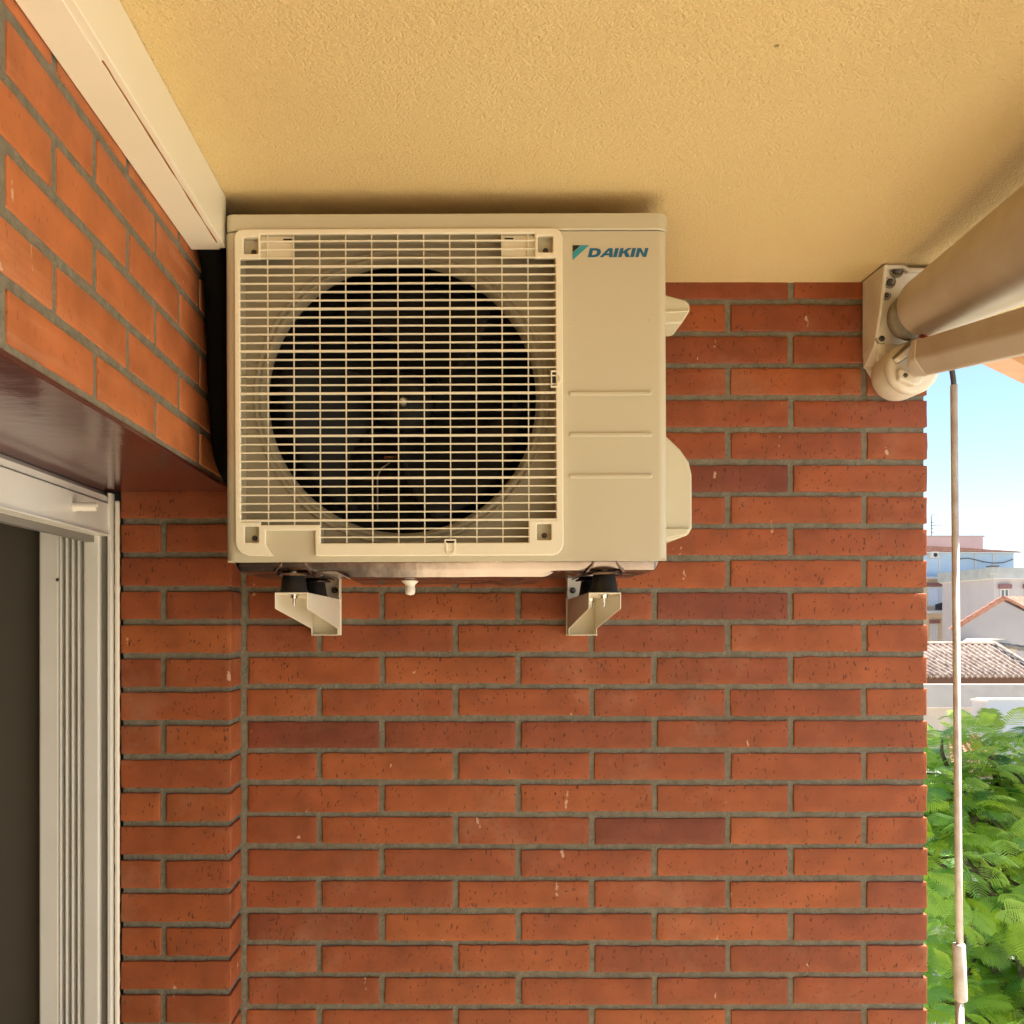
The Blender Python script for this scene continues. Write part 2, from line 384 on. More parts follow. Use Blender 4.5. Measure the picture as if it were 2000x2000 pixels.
# ceiling slab, floor, unseen railing left open to let more sun in
mb = MB(); mb.box(-0.66, 1.30, -3.0, WY+0.24, CEIL, CEIL+0.22)
tag(mb.build('ceiling', M['stucco']), kind='structure', label='rough ochre stucco ceiling of the balcony')
mb = MB(); mb.box(-0.66, 1.16, -3.0, WY+0.24, FLOOR-0.25, FLOOR)
tag(mb.build('floor', M['floor']), kind='structure', label='beige tiled balcony floor')
rl = thing('railing', 'unseen slim cream balcony railing, its upright bars chosen to let sun in', 'railing', (1.1, 0, FLOOR))
mb = MB(); mb.box(1.08, 1.12, -3.0, WY-0.01, -0.99, -0.95); mb.box(1.085, 1.115, -3.0, WY-0.01, FLOOR+0.08, FLOOR+0.11); mb.build('handrail', M['alu'], rl)
for i in range(44):
    y = -2.9+0.117*i; mb = MB(); mb.box(1.092, 1.108, y, y+0.016, FLOOR+0.111, -0.991); mb.build('bar', M['alu'], rl)
mb = MB(); mb.box(-0.66, 1.16, -3.2, -3.0, FLOOR, CEIL)
tag(mb.build('stucco_wall', M['stucco']), 'stucco wall closing the balcony behind the camera', 'wall')

# ------------------------------------------------------------ balcony door
door = thing('sliding_door', 'cream aluminium sliding balcony door frame standing open on a dark room', 'door', (-0.76, 1.5, FLOOR))
mb = MB()
fx = -0.722
mb.box(fx-0.03, fx, -0.9, PY-0.003, 0.186, 0.2505)          # fascia
mb.build('fascia', M['alu'], door, bevel=0.002)
mb = MB(); mb.box(fx-0.03, fx+0.004, -0.9, PY-0.003, 0.183, 0.1862)
mb.build('drip_edge', M['alu'], door, bevel=0.0008)
mb = MB(); mb.box(fx-0.028, fx-0.004, -0.9, PY-0.003, 0.2535, 0.266)
mb.prism([(fx-0.03, 0.266), (fx-0.006, 0.266), (fx-0.018, 0.277), (fx-0.03, 0.277)], -0.9, PY-0.003)
mb.build('top_rail', M['alu'], door, bevel=0.001)
mb = MB(); mb.box(fx-0.045, fx-0.0295, -0.9, PY-0.002, 0.17, 0.2772)
mb.build('rail_backing', M['alu_dark'], door)
mb = MB(); mb.lathe((fx, 1.928, 0.221), [(0.0, 0.0), (0.0095, 0.0), (0.0095, 0.003), (0.0082, 0.006), (0.0085, 0.043), (0.007, 0.045), (0.0045, 0.045), (0.0045, 0.040), (0, 0.040)], 'x', 24)
mb.build('stopper', M['white_pl'], door)
# jamb with tracks, facing the camera
jy = PY-0.012
mb = MB()
mb.smooth = False
mb.box(-0.7745, -0.7405, jy-0.010, jy+0.03, FLOOR, 0.25)     # bright stile
mb.box(-0.868, -0.826, jy-0.006, jy+0.03, FLOOR, 0.25)       # inner stile
mb.build('jamb', M['alu'], door, bevel=0.004)
mb = MB()
for k, x in enumerate((-0.8235, -0.811, -0.7985, -0.786)):
    mb.box(x-0.0012, x+0.0028, jy-0.008, jy+0.02, FLOOR, 0.25)
mb.build('track', M['alu'], door, bevel=0.001)
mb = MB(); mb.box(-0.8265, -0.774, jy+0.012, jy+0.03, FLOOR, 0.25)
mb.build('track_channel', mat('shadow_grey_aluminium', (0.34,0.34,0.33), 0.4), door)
mb = MB(); mb.box(-0.741, -0.7245, jy+0.002, jy+0.03, FLOOR, 0.25)
mb.build('brush_seal', M['alu_dark'], door)
mb = MB(); mb.lathe((-0.8290, jy-0.0062, 0.092), [(0.0035, 0), (0.0032, -0.0015), (0, -0.002)], 'y', 12)
mb.build('screw', M['hook'], door)
mb = MB(); mb.box(-0.7235, -0.7165, jy-0.012, jy+0.012, FLOOR, 0.272)
mb.build('jamb_edge', M['alu'], door, bevel=0.001)
# silicone bead between frame and bricks, lumpy at each joint
mb = MB(); 
path = []; rad = []
z = FLOOR
while z < 0.262:
    ph = ((z-Z0) / PITCH) % 1.0; near = min(ph, 1-ph)
    path.append((-0.7090+0.0007*noise.noise(Vector((0, 0, z*40))), PY-0.006, z)); rad.append(0.0052+(0.0011*max(0, 1-near*7)*(0.6+noise.noise(Vector((9, 1, z*9)))))+0.0006*noise.noise(Vector((3, 0, z*60))))
    z += 0.0055
mb.tube(path, rad, 8); mb.build('silicone_bead', M['silicone'], door)
# dark room behind
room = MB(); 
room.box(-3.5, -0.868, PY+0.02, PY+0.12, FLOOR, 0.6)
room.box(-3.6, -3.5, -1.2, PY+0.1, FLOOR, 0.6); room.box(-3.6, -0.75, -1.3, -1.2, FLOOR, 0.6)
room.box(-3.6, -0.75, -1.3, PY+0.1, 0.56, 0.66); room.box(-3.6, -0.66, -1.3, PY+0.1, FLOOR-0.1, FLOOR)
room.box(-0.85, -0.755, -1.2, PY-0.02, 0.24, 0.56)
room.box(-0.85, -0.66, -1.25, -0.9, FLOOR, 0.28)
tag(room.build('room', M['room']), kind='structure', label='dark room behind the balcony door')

# ------------------------------------------------------------ trunking along the ceiling
tr = thing('cable_trunking', 'white plastic pipe trunking running along the ceiling above the door wall', 'trunking', (-0.44, 1.0, CEIL))
TE = 1.80
mb = MB()
mb.box(-0.408, -0.4055, -1.2, TE, 0.661, CEIL-0.001)
mb.box(LX+0.001, -0.4055, -1.2, TE, 0.6605, 0.663)
mb.build('cover', M['trunk'], tr, bevel=0.0012)
mb = MB(); mb.box(LX+0.0015, -0.4165, -1.2, TE+0.001, 0.6588, 0.6604)
mb.build('lid', M['trunk'], tr, bevel=0.0006)
mb = MB()
p = [(-0.4150+0.0006*noise.noise(Vector((0, y*30, 0))), y, 0.6602) for y in [1.20+0.01*k for k in range(58)]]
mb.tube(p, [0.0004+0.0011*max(0, min(1, 0.6+noise.noise(Vector((1, q[1]*14, 0))))) for q in p], 5)
mb.build('glue_stain', mat('brown_glue', (0.30,0.10,0.02), 0.5), tr)
# black insulated hoses between trunking and unit; thickest one also stands for corner shadow
for k, (pts, r, lb) in enumerate([
    ([(-0.440, 1.70, 0.700), (-0.439, 1.80, 0.688), (-0.437, 1.865, 0.63), (-0.435, 1.885, 0.52), (-0.434, 1.90, 0.40), (-0.430, 1.93, 0.31), (-0.40, 2.00, 0.25), (-0.35, 2.13, 0.22)], 0.0255, 'thickest black insulated hose down the corner, added also as the dark shadow left of the outdoor unit'),
    ([(-0.450, 1.66, 0.690), (-0.447, 1.80, 0.682), (-0.440, 1.90, 0.645), (-0.433, 2.00, 0.57), (-0.425, 2.08, 0.47), (-0.41, 2.16, 0.40), (-0.35, 2.19, 0.36)], 0.017, 'thick black insulated hose bending down against the brick, nearest the wall'),
    ([(-0.425, 1.66, 0.700), (-0.425, 1.82, 0.690), (-0.424, 1.92, 0.63), (-0.42, 2.03, 0.55), (-0.40, 2.13, 0.46), (-0.34, 2.18, 0.40)], 0.013, 'thinner black insulated hose beside the outdoor unit')]):
    q = [Vector(a) for a in pts]; sm = []
    for i in range(len(q)-1):
        p0, p1, p2, p3 = q[max(i-1, 0)], q[i], q[i+1], q[min(i+2, len(q)-1)]
        for t in range(8):
            t /= 8; sm.append(0.5*((2*p1)+(p2-p0)*t+(2*p0-5*p1+4*p2-p3)*t*t+(3*p1-p0-3*p2+p3)*t**3))
    mb = MB(); mb.tube(sm, r, 14)
    tag(mb.build('insulated_hose', M['black_foam']), lb, 'hose', 'black hoses from the trunking to the unit')

# ------------------------------------------------------------ outdoor unit
FY = 1.778
def UX(u): return (u-892)/1125
def UZ(v): return (1219-v)/1125
xl, xr_, zb, zt = UX(441), UX(1305), UZ(1095), UZ(452.5)
YB = 2.10
unit = thing('air_conditioner', 'ivory outdoor air conditioning unit with square fan grille on wall brackets', 'air conditioner', (UX(873), 1.93, zb))
def xz(pts): return [(UX(u), UZ(v)) for u, v in pts]
# casing: wrap-around sides with rounded front corners
def wrap(x0, x1, rc, y_front, n=8):
    out = [(x0, YB)]
    for k in range(n+1):
        a = R(180+90*k/n); out.append((x0+rc+rc*math.cos(a), y_front+rc+rc*math.sin(a)))
    for k in range(n+1):
        a = R(270+90*k/n); out.append((x1-rc+rc*math.cos(a), y_front+rc+rc*math.sin(a)))
    out.append((x1, YB)); return out
RC = 0.016
mb = MB(); mb.smooth = True
n = 8
def strip(pts, z0, z1):
    vs = [(p[0], p[1], z0) for p in pts]+[(p[0], p[1], z1) for p in pts]; k = len(pts)
    mb.add(vs, [(i, i+1, i+1+k, i+k) for i in range(k-1)])
FL = 0.006
L_ = [(xl, YB)]+[(xl+RC+RC*math.cos(R(180+90*k/n)), FY+RC+RC*math.sin(R(180+90*k/n))) for k in range(n+1)]+[(xl+RC+0.0006, FY), (xl+RC+FL, FY)]
R_ = [(xr_-RC-0.045, FY), (xr_-RC-0.0006, FY)]+[(xr_-RC+RC*math.cos(R(270+90*k/n)), FY+RC+RC*math.sin(R(270+90*k/n))) for k in range(n+1)]+[(xr_, YB)]
strip(L_, zb, zt); strip(R_, zb, zt); strip([(xr_, YB), (xl, YB)], zb, zt)
cs = mb.build('casing', M['unit'], unit)

# front panel with the grille opening
OPEN = None
ox0, ox1, oz0, oz1 = UX(472), UX(1087), UZ(1062), UZ(459)
q_ = rrect(ox0, ox1, oz0, oz1, 0.012)
nx0, nx1, nz1 = UX(512), UX(627), UZ(1027)
bl_ = [p for p in q_ if not (p[0] < nx0 and p[1] < oz0+0.02)]
OPEN = []
for p in q_:
    OPEN.append(p)
    if abs(p[0]-(ox0+0.012)) < 1e-6 and abs(p[1]-oz0) < 1e-6: OPEN += [(nx0, oz0), (nx0, nz1), (nx1, nz1), (nx1, oz0)]
shape2d('front_panel', [[(xl+RC+FL, zb), (xr_-RC-0.045, zb), (xr_-RC-0.045, zt), (xl+RC+FL, zt)], OPEN], FY, FY+0.002, M['unit'], unit)
mb = MB(); mb.box(xl+0.003, xr_-0.003, FY+0.0005, FY+0.006, zb-0.0015, zb+0.0015)
mb.build('bottom_lip', M['unit'], unit, bevel=0.001)
# recess well behind the grille
ry = FY+0.042
wl = OPEN; k = len(wl)
mb = MB(); mb.add([(p[0], FY+0.001, p[1]) for p in wl]+[(p[0], ry, p[1]) for p in wl], [(i, (i+1) % k, (i+1) % k+k, i+k) for i in range(k)])
mb.build('recess_wall', M['unit'], unit)
cx, cz = -0.0962, 0.403
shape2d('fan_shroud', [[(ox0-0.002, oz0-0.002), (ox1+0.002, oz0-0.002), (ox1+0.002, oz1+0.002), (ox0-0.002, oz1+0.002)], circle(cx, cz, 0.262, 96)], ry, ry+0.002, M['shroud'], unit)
mb = MB(); mb.lathe((cx, ry, cz), [(0.2635, 0.0015), (0.2625, -0.004), (0.2600, -0.0055), (0.2575, -0.004), (0.2565, 0.001), (0.2545, 0.0015), (0.2520, -0.002), (0.2490, -0.0035), (0.2465, -0.001), (0.2430, 0.004), (0.2405, 0.011), (0.2395, 0.020)], 'y', 128)
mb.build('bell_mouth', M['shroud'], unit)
# dark inside
mb = MB(); 
x0, x1, y0, y1, z0, z1 = ox0, ox1+0.02, ry+0.02, 2.07, oz0, oz1
mb.box(x0, x1, y1, y1+0.01, z0, z1)
mb.box(x0-0.004, x0, ry+0.004, y1, z0, z1); mb.box(x1, x1+0.004, ry+0.004, y1, z0, z1)
mb.box(x0, x1, ry+0.004, y1, z0-0.004, z0); mb.box(x0, x1, ry+0.004, y1, z1, z1+0.004)
for i in range(14):
    zz = z0+0.02+i*(z1-z0-0.04)/13
    mb.box(x0, x1, y1-0.012, y1-0.006, zz-0.003, zz+0.003)
mb.build('heat_exchanger', M['coil'], unit)
fan = MB(); fan.lathe((cx, FY+0.085, cz), [(0, -0.012), (0.03, -0.011), (0.052, -0.002), (0.058, 0.01), (0.058, 0.07)], 'y', 40)
for bl in range(3):
    a0 = R(25+120*bl); vs = []; NA, NR = 14, 8
    for i in range(NA+1):
        for j in range(NR+1):
            r = 0.05+(0.222-0.05)*j/NR
            sweep = 0.35*(j/NR)**1.5
            wdt = R(78)*(0.75+0.35*j/NR)
            a = a0+wdt*(i/NA)+sweep
            y = FY+0.080+0.075*(i/NA)+0.012*math.sin(i/NA*math.pi)-0.02*(j/NR)
            vs.append((cx+r*math.cos(a), y, cz+r*math.sin(a)))
    fan.smooth = True
    fan.add(vs, [(i*(NR+1)+j, (i+1)*(NR+1)+j, (i+1)*(NR+1)+j+1, i*(NR+1)+j+1) for i in range(NA) for j in range(NR)])
    fan.smooth = False
fo = fan.build('fan_blade', M['fan'], unit)
sf = fo.modifiers.new('solid', 'SOLIDIFY'); sf.thickness = 0.002
mb = MB(); mb.lathe((cx, FY+0.073, cz), [(0, -0.011), (0.006, -0.011), (0.007, -0.006), (0.012, -0.004), (0.012, 0.002)], 'y', 6)
mb.build('hub_nut', M['zinc'], unit)
mb = MB()
mb.tube([W(762, 903, 1.93), W(745, 915, 1.93), W(738, 930, 1.93), W(738, 995, 1.93)], 0.0014, 8)
mb.build('wire', mat('grey_cable', (0.45,0.42,0.38), 0.4), unit)
for a_, b_ in ((W(752, 893, 1.95), W(785, 892, 1.96)), (W(858, 940, 1.96), W(858, 985, 1.96)), (W(868, 940, 1.97), W(868, 985, 1.97))):
    mb = MB(); mb.tube([a_, b_], 0.003, 8); mb.build('copper_pipe', mat('dull_copper', (0.35,0.17,0.10), 0.35, metal=0.8), unit)
# grille frame with notch and screw pockets
GY0, GY1 = FY-0.010, FY-0.0005
outer = [(478,450),(1084,450),(1092,453),(1097,458),(1100,466),(1100,1062),(1097,1074),(1090,1082),(1080,1086),(626,1086),(617,1084),(617,1036),(521,1036),(521,1062),(527,1074),(536,1085),(530,1086),(486,1084),(473,1079),(466,1071),(462,1060),(462,466),(465,457),(470,452)]
inner = [(513,460),(1046,460),(1046,508),(1086,508),(1086,1018),(1032,1018),(1032,1061),(628,1061),(628,1025),(511,1025),(511,1019),(473,1019),(473,508),(513,508)]
holes = [(480,508,466,498),(1052,1081,465,497),(480,507,1028,1059),(1048,1076,1025,1056)]
loops = [xz(outer), xz(inner)]+[rrect(UX(a), UX(b), UZ(d_), UZ(c_), 0.002, 3) for a, b, c_, d_ in holes]
gr = shape2d('fan_grille', loops, GY0, GY1, M['grille'], unit, bevel=0.002)
# frame skirt down to panel is the plate itself; wires
mb = MB()
us = [525.5+50.75*i for i in range(11)]
for i, u in enumerate(us):
    top = 460; bot = 1061 if u > 628 else 1025
    if u > 1030: bot = 1061
    x = UX(u); mb.box(x-0.00105, x+0.00105, GY0+0.005, GY0+0.009, UZ(bot)-0.002, UZ(top)+0.002)
for i in range(36):
    v = 473.2+16.46*i; th = 0.0018 if i % 5 == 3 else 0.00108
    u0, u1 = 473, 1086
    if i < 3: u0, u1 = 513, 1046
    if v > 1025: u0 = 628
    if v > 1019: u1 = 1032
    z = UZ(v); mb.box(UX(u0)-0.002, UX(u1)+0.002, GY0+0.0005, GY0+0.0065, z-th, z+th)
mb.build('grille_wires', M['grille'], gr, bevel=0.0005, seg=1)
# moulded tabs at the top corners
for a, b, u in ((508, 577, 564), (983, 1052, 996.5)):
    mb = MB(); mb.box(UX(a), UX(b), GY0+0.010, GY0+0.013, UZ(505), UZ(460)); tb = mb.build('grille_tab', M['grille'], gr, bevel=0.0006)
    mb = MB(); mb.box(UX(u-8.5), UX(u+8.5), GY0+0.0085, GY0+0.011, UZ(470), UZ(465.5)); mb.build('tab_slot', M['black'], gr)
for a, b, c_, d_ in holes:
    mb = MB(); X0, X1, Z0_, Z1_ = UX(a)-.001, UX(b)+.001, UZ(d_)-.001, UZ(c_)+.001
    mb.box(X0, X1, FY+0.009, FY+0.010, Z0_, Z1_)
    mb.box(X0-.001, X0, GY1-0.001, FY+0.010, Z0_, Z1_); mb.box(X1, X1+.001, GY1-0.001, FY+0.010, Z0_, Z1_)
    mb.box(X0, X1, GY1-0.001, FY+0.010, Z0_-.001, Z0_); mb.box(X0, X1, GY1-0.001, FY+0.010, Z1_, Z1_+.001)
    pk = mb.build('screw_pocket', M['unit'], gr)
    mb = MB(); mb.lathe(((X0+X1)/2+0.002, FY+0.009, Z0_+0.010), [(0.0048, 0), (0.0045, -0.002), (0.0022, -0.0028), (0.0018, -0.001), (0, -0.001)], 'y', 20)
    mb.build('screw', M['hook'], pk)
# clips
def clip(pts_out, pts_in, y0, y1):
    c = shape2d('clip', [xz(pts_out), xz(pts_in)], y0, y1, M['grille'], gr, bevel=0.0008)
    shape2d('clip_slot', [xz(pts_in)], y1-0.0015, y1-0.0005, M['black'], c)
clip([(1076,727),(1092,727),(1092,732),(1097,737),(1097,748),(1092,753),(1092,760),(1076,760)], [(1078.5,730),(1087,730),(1087,736),(1092,739),(1092,745),(1087,749),(1087,757),(1078.5,757)], GY0-0.002, GY0+0.003)
clip([(868,1054),(891,1054),(891,1062),(889,1064),(889,1079),(885,1086),(880,1088),(874,1086),(870,1079),(870,1064),(868,1062)], [(871,1057),(888,1057),(888,1060),(885,1062),(885,1077),(880,1080),(874,1077),(874,1062),(871,1060)], GY0-0.002, GY0+0.003)
# lid
def lid_outline(x0, x1, y0, y1, rc, n=8):
    out = [(x1, y1), (x0, y1)]
    for k in range(n+1):
        a = R(180+90*k/n); out.append((x0+rc*0.5+rc*0.5*math.cos(a), y0+rc*0.5+rc*0.5*math.sin(a)))
    for k in range(n+1):
        a = R(270+90*k/n); out.append((x1-rc+rc*math.cos(a), y0+rc+rc*math.sin(a)))
    return out
lo_ = lid_outline(xl+0.003, xr_+0.0035, FY-0.0045, YB+0.003, 0.024)
lid = shape2d('lid', [lo_], zt+0.0015, UZ(418.5), M['unit'], unit, bevel=0.0022, plane='xy')
# pressed ribs and dimples
for v in (770, 850.5, 931.5):
    shape2d('pressed_rib', [rrect(UX(1112), UX(1274.5), UZ(v+4.2), UZ(v-4.2), 0.0036, 6)], FY-0.003, FY+0.0005, M['unit'], unit, bevel=0.0022, res=3)
for u in (1126, 1269):
    mb = MB(); mb.lathe((UX(u), FY, UZ(627)), [(0.0022, 0), (0.0014, -0.0009), (0, -0.0011)], 'y', 12)
    mb.build('dimple', M['unit'], unit)
# emblem and lettering
ly0, ly1 = FY-0.0006, FY-0.0001
def poly(name, pts, m): return shape2d(name, pts if isinstance(pts[0], list) else [pts], ly0, ly1, m, unit)
E = [(1120.5,509.5),(1120.5,495),(1137,480),(1153.5,480)]
poly('emblem', xz(E), M['logo_cyan']); poly('emblem', xz([(1120.8,480),(1136,480),(1120.8,494)]), M['logo_black'])
lt = {  # unit box, x along the letter, y up
 'D': (1.28, [[(0,0),(0.62,0),(0.95,0.07),(1.16,0.28),(1.2,0.55),(1.08,0.84),(0.85,0.97),(0.6,1),(0,1)], [(0.36,0.24),(0.55,0.24),(0.72,0.31),(0.81,0.46),(0.81,0.58),(0.74,0.70),(0.6,0.76),(0.36,0.76)]]),
 'A': (1.22, [[(-0.1,0),(0.27,0),(0.37,0.2),(0.80,0.2),(0.83,0),(1.2,0),(0.97,1),(0.55,1)], [(0.50,0.42),(0.68,0.72),(0.76,0.42)]]),
 'I': (0.50, [[(0,0),(0.37,0),(0.37,1),(0,1)]]),
 'K': (1.20, [[(0,0),(0.36,0),(0.36,0.36),(0.48,0.47),(0.76,0),(1.2,0),(0.76,0.64),(1.17,1),(0.74,1),(0.36,0.62),(0.36,1),(0,1)]]),
 'N': (1.18, [[(0,0),(0.34,0),(0.34,0.62),(0.76,0),(1.1,0),(1.1,1),(0.76,1),(0.76,0.40),(0.36,1),(0,1)]])}
total = sum(lt[c][0] for c in 'DAIKIN')-0.08
H = UZ(486)-UZ(503.5); z0 = UZ(503.5); Wd = UX(1264.5)-UX(1150); sc = Wd/total; x = UX(1150)
for c in 'DAIKIN':
    wd, lps = lt[c]
    poly('letter', [[(x+px*sc+py*H*0.26, z0+py*H) for px, py in lp] for lp in lps], M['logo_blue'])
    x += wd*sc
# handle and valve cover on the right flank
X = xr_
prof = [(X-0.004,0.6065),(X+0.002,0.6045),(X+0.053,0.5905),(X+0.0605,0.584),(X+0.0615,0.572),(X+0.0480,0.551),(X+0.042,0.5485),(X-0.004,0.5465)]
mb = MB(); mb.prism(prof, 1.872, 1.96)
mb.build('carry_handle', M['unit_plastic'], unit, bevel=0.0035, seg=3)
mb = MB(); mb.prism([(X-0.004,0.5700),(X+0.0585,0.5725),(X+0.0575,0.5690),(X-0.004,0.5655)], 1.8690, 1.8725)
mb.build('handle_lip', M['unit_plastic'], unit, bevel=0.0012)
vc = [(X-0.004,0.56),(X+0.007,0.552),(X+0.009,0.41),(X+0.012,0.368),(X+0.026,0.350),(X+0.052,0.325),(X+0.068,0.302),(X+0.0735,0.278),(X+0.0735,0.178),(X+0.066,0.165),(X+0.04,0.156),(X-0.004,0.150)]
mb = MB(); mb.prism(vc, 1.915, 2.04)
o = mb.build('valve_cover', M['unit_plastic'], unit, bevel=0.004, seg=3)
mb = MB(); mb.prism([(X-0.004,0.1760),(X+0.068,0.1775),(X+0.060,0.1655),(X-0.004,0.1535)], 1.909, 1.9155)
mb.build('cover_lip', M['unit_plastic'], unit, bevel=0.0015)
# galvanised base pan
mb = MB(); mb.smooth = True
NX, NY = 240, 130; xa, xb = xl+0.012, xr_-0.012; ya, yb = FY+0.006, YB-0.004
def sst(a, b, t):
    t = min(1, max(0, (t-a)/(b-a))); return t*t*(3-2*t)
vs = []
for i in range(NX+1):
    for j in range(NY+1):
        x = xa+(xb-xa)*i/NX; y = ya+(yb-ya)*j/NY
        ex = min(x-xa, xb-x); ey = min(y-ya, yb-y)
        z = zb-0.0175*sst(-0.001, 0.004, ey)*sst(0, 0.010, ex)-0.002*sst(0.004, 0.05, ey)
        mid = sst(-0.215, -0.185, x)*(1-sst(0.150, 0.185, x))
        z -= 0.011*mid*sst(0.005, 0.014, ey)
        rr = math.hypot((x-cx)*1.0, (y-1.94)*1.5)
        z += 0.006*sst(0.150, 0.165, rr)*(1-sst(0.175, 0.19, rr))*mid
        z -= 0.005*sst(0.0, 0.02, 0.03-abs(x-0.10))*sst(0.03, 0.05, ey)
        z -= 0.005*sst(0.0, 0.01, 0.02-abs(y-1.86))*sst(0.22, 0.235, abs(x+0.02))*sst(0.01, 0.04, ex)
        z += 0.0006*noise.noise(Vector((x*16, y*22, 0)))
        vs.append((x, y, z))
mb.add(vs, [(i*(NY+1)+j, (i+1)*(NY+1)+j, (i+1)*(NY+1)+j+1, i*(NY+1)+j+1) for i in range(NX) for j in range(NY)])
mb.build('base_pan', M['galv'], unit)
dx, dy, dz = W(801, 1131, 1.90)
mb = MB(); mb.lathe((dx, dy, dz), [(0.0, 0.010), (0.0215, 0.010), (0.0215, 0.001), (0.019, -0.001), (0.0095, -0.010), (0.0085, -0.014), (0.0095, -0.018), (0.0095, -0.024), (0.007, -0.0285), (0.0, -0.030)], 'z', 28)
mb.build('drain_nozzle', M['white_pl'], unit)
# four feet of the unit, each a pressed plate
FEET = [(-0.2855, 1.796), (-0.284, 2.055), (0.2585, 1.796), (0.2690, 2.055)]
FZ = 0.0885
for fx_, fy_ in FEET:
    mb = MB(); 
    for k, (zz, s) in enumerate(()): pass
    n = 20; vs = []
    prof = [(0.036, 0.0), (0.031, 0.0015), (0.026, 0.007), (0.021, 0.018), (0.012, 0.024)]
    mb.lathe((fx_, fy_, FZ), [(0.004, 0.0015), (0.022, 0.0015), (0.027, 0.0012), (0.031, -0.0015), (0.0315, -0.0035)], 'z', 28)
    mb.smooth = False
    mb.prism([(fx_-0.034, FZ+0.001), (fx_-0.024, FZ+0.013), (fx_-0.020, FZ+0.022), (fx_-0.017, FZ+0.022), (fx_-0.021, FZ+0.012), (fx_-0.030, FZ+0.001)], fy_-0.016, fy_+0.05)
    mb.prism([(fx_+0.034, FZ+0.001), (fx_+0.024, FZ+0.013), (fx_+0.020, FZ+0.022), (fx_+0.017, FZ+0.022), (fx_+0.021, FZ+0.012), (fx_+0.030, FZ+0.001)], fy_-0.016, fy_+0.05)
    mb.box(fx_-0.022, fx_+0.022, fy_+0.018, fy_+0.020, FZ, FZ+0.022)
    mb.build('foot', M['galv'], unit)
unit.rotation_euler = (0, R(-0.22), 0)

# ------------------------------------------------------------ wall brackets and rubber mounts
def bracket(xf0, xf1, xw0, xw1, plate_right, label):
    yf, yw = 1.762, WY-0.002
    t = thing('wall_bracket', label, 'bracket', ((xw0+xw1)/2, yw, 0), 'brackets under the outdoor unit')
    zt_ = 0.0545; th = 0.0022
    def X(xf, xw, y): return xf+(xw-xf)*(y-yf)/(yw-yf)
    # top sheet
    mb = MB()
    for (a, b, za, zb_) in ((0, 1, zt_-th, zt_),):
        mb.add([(xf0, yf, za), (xf1, yf, za), (xw1, yw, za), (xw0, yw, za), (xf0, yf, zb_), (xf1, yf, zb_), (xw1, yw, zb_), (xw0, yw, zb_)],
               [(3,2,1,0),(4,5,6,7),(0,1,5,4),(1,2,6,5),(2,3,7,6),(3,0,4,7)])
    # two webs
    for xf, xw, s in ((xf0, xw0, 1), (xf1, xw1, -1)):
        prof = [(yf, zt_-0.002), (yf, 0.0285), (yf+0.004, 0.0262), (yw-0.035, -0.010), (yw-0.035, -0.024), (yw, -0.024), (yw, zt_-0.002)]
        k = len(prof); vs = []
        for o_ in (0, s*th):
            for y, z in prof: vs.append((X(xf, xw, y)+o_, y, z))
        mb.add(vs, [tuple(range(k)), tuple(range(2*k-1, k-1, -1))]+[(i, (i+1) % k, (i+1) % k+k, i+k) for i in range(k)])
    # closing sheet at the bottom near the wall
    mb.box(xw0, xw1, yw-0.034, yw-0.0022, -0.0245, -0.0225)
    arm = mb.build('arm', M['bracket'], t, bevel=0.0012, seg=3)
    mb = MB(); a, b = (xw0, xw1)
    mb.box(a-0.003, b+0.003, yw-0.002, yw+0.001, -0.0246, 0.135)
    xp = b+0.0005 if plate_right else a-0.003
    mb.box(xp, xp+0.0025, yw-0.030, yw, zt_+0.001, 0.135)
    mb.build('wall_plate', M['bracket'], t, bevel=0.0006)
    for xx in (a+0.012, b-0.012):
        mb = MB(); mb.lathe((xx, yw-0.002, 0.074), [(0.0075, 0), (0.0075, -0.001), (0.006, -0.0013), (0.006, -0.006), (0, -0.006)], 'y', 6)
        mb.build('bolt', M['hook'], t)
    return t
bracket(-0.3133, -0.2560, -0.3150, -0.2560, True, 'left ivory steel wall bracket under the fan side of the unit')
bracket(0.2268, 0.2828, 0.2430, 0.3050, False, 'right ivory steel wall bracket under the plain side of the unit')
names = ['front black rubber foot on the left bracket', 'rear black rubber foot on the left bracket, close to the wall', 'front black rubber foot on the right bracket', 'rear black rubber foot on the right bracket, close to the wall']
for (fx_, fy_), lb in zip(FEET, names):
    t = thing('rubber_mount', lb, 'rubber foot', (fx_, fy_, 0.055), 'rubber feet between unit and brackets')
    mb = MB(); mb.lathe((fx_, fy_, 0.0548), [(0, 0), (0.0255, 0), (0.0255, 0.002), (0.0235, 0.004), (0.0195, 0.030), (0.0185, 0.0312), (0, 0.0312)], 'z', 36)
    mb.build('rubber_cone', M['rubber'], t)
    mb = MB(); mb.lathe((fx_, fy_, 0), [(0.0028, 0.030), (0.0028, 0.055)], 'z', 12)
    mb.build('stud', M['zinc'], t)
    mb = MB(); mb.lathe((fx_, fy_, FZ), [(0.009, 0.0018), (0.009, 0.003), (0.0062, 0.003), (0.0062, 0.0085), (0.003, 0.009), (0.003, 0.021)], 'z', 6)
    mb.build('nut', M['zinc'], t)
    mb = MB(); mb.lathe((fx_, fy_, 0.0545-0.0025), [(0.010, 0), (0.010, -0.0014), (0.0065, -0.0014), (0.0065, -0.0065), (0.003, -0.0065), (0.003, -0.018), (0, -0.018)], 'z', 6)
    mb.build('bolt', M['zinc'], t)

# ------------------------------------------------------------ awning: bracket, roller, arm
aw = thing('awning', 'rolled cream folding arm awning mounted in the corner under the balcony ceiling', 'awning', (0.95, 2.2, 0.6))
bx = 0.888
mb = MB()
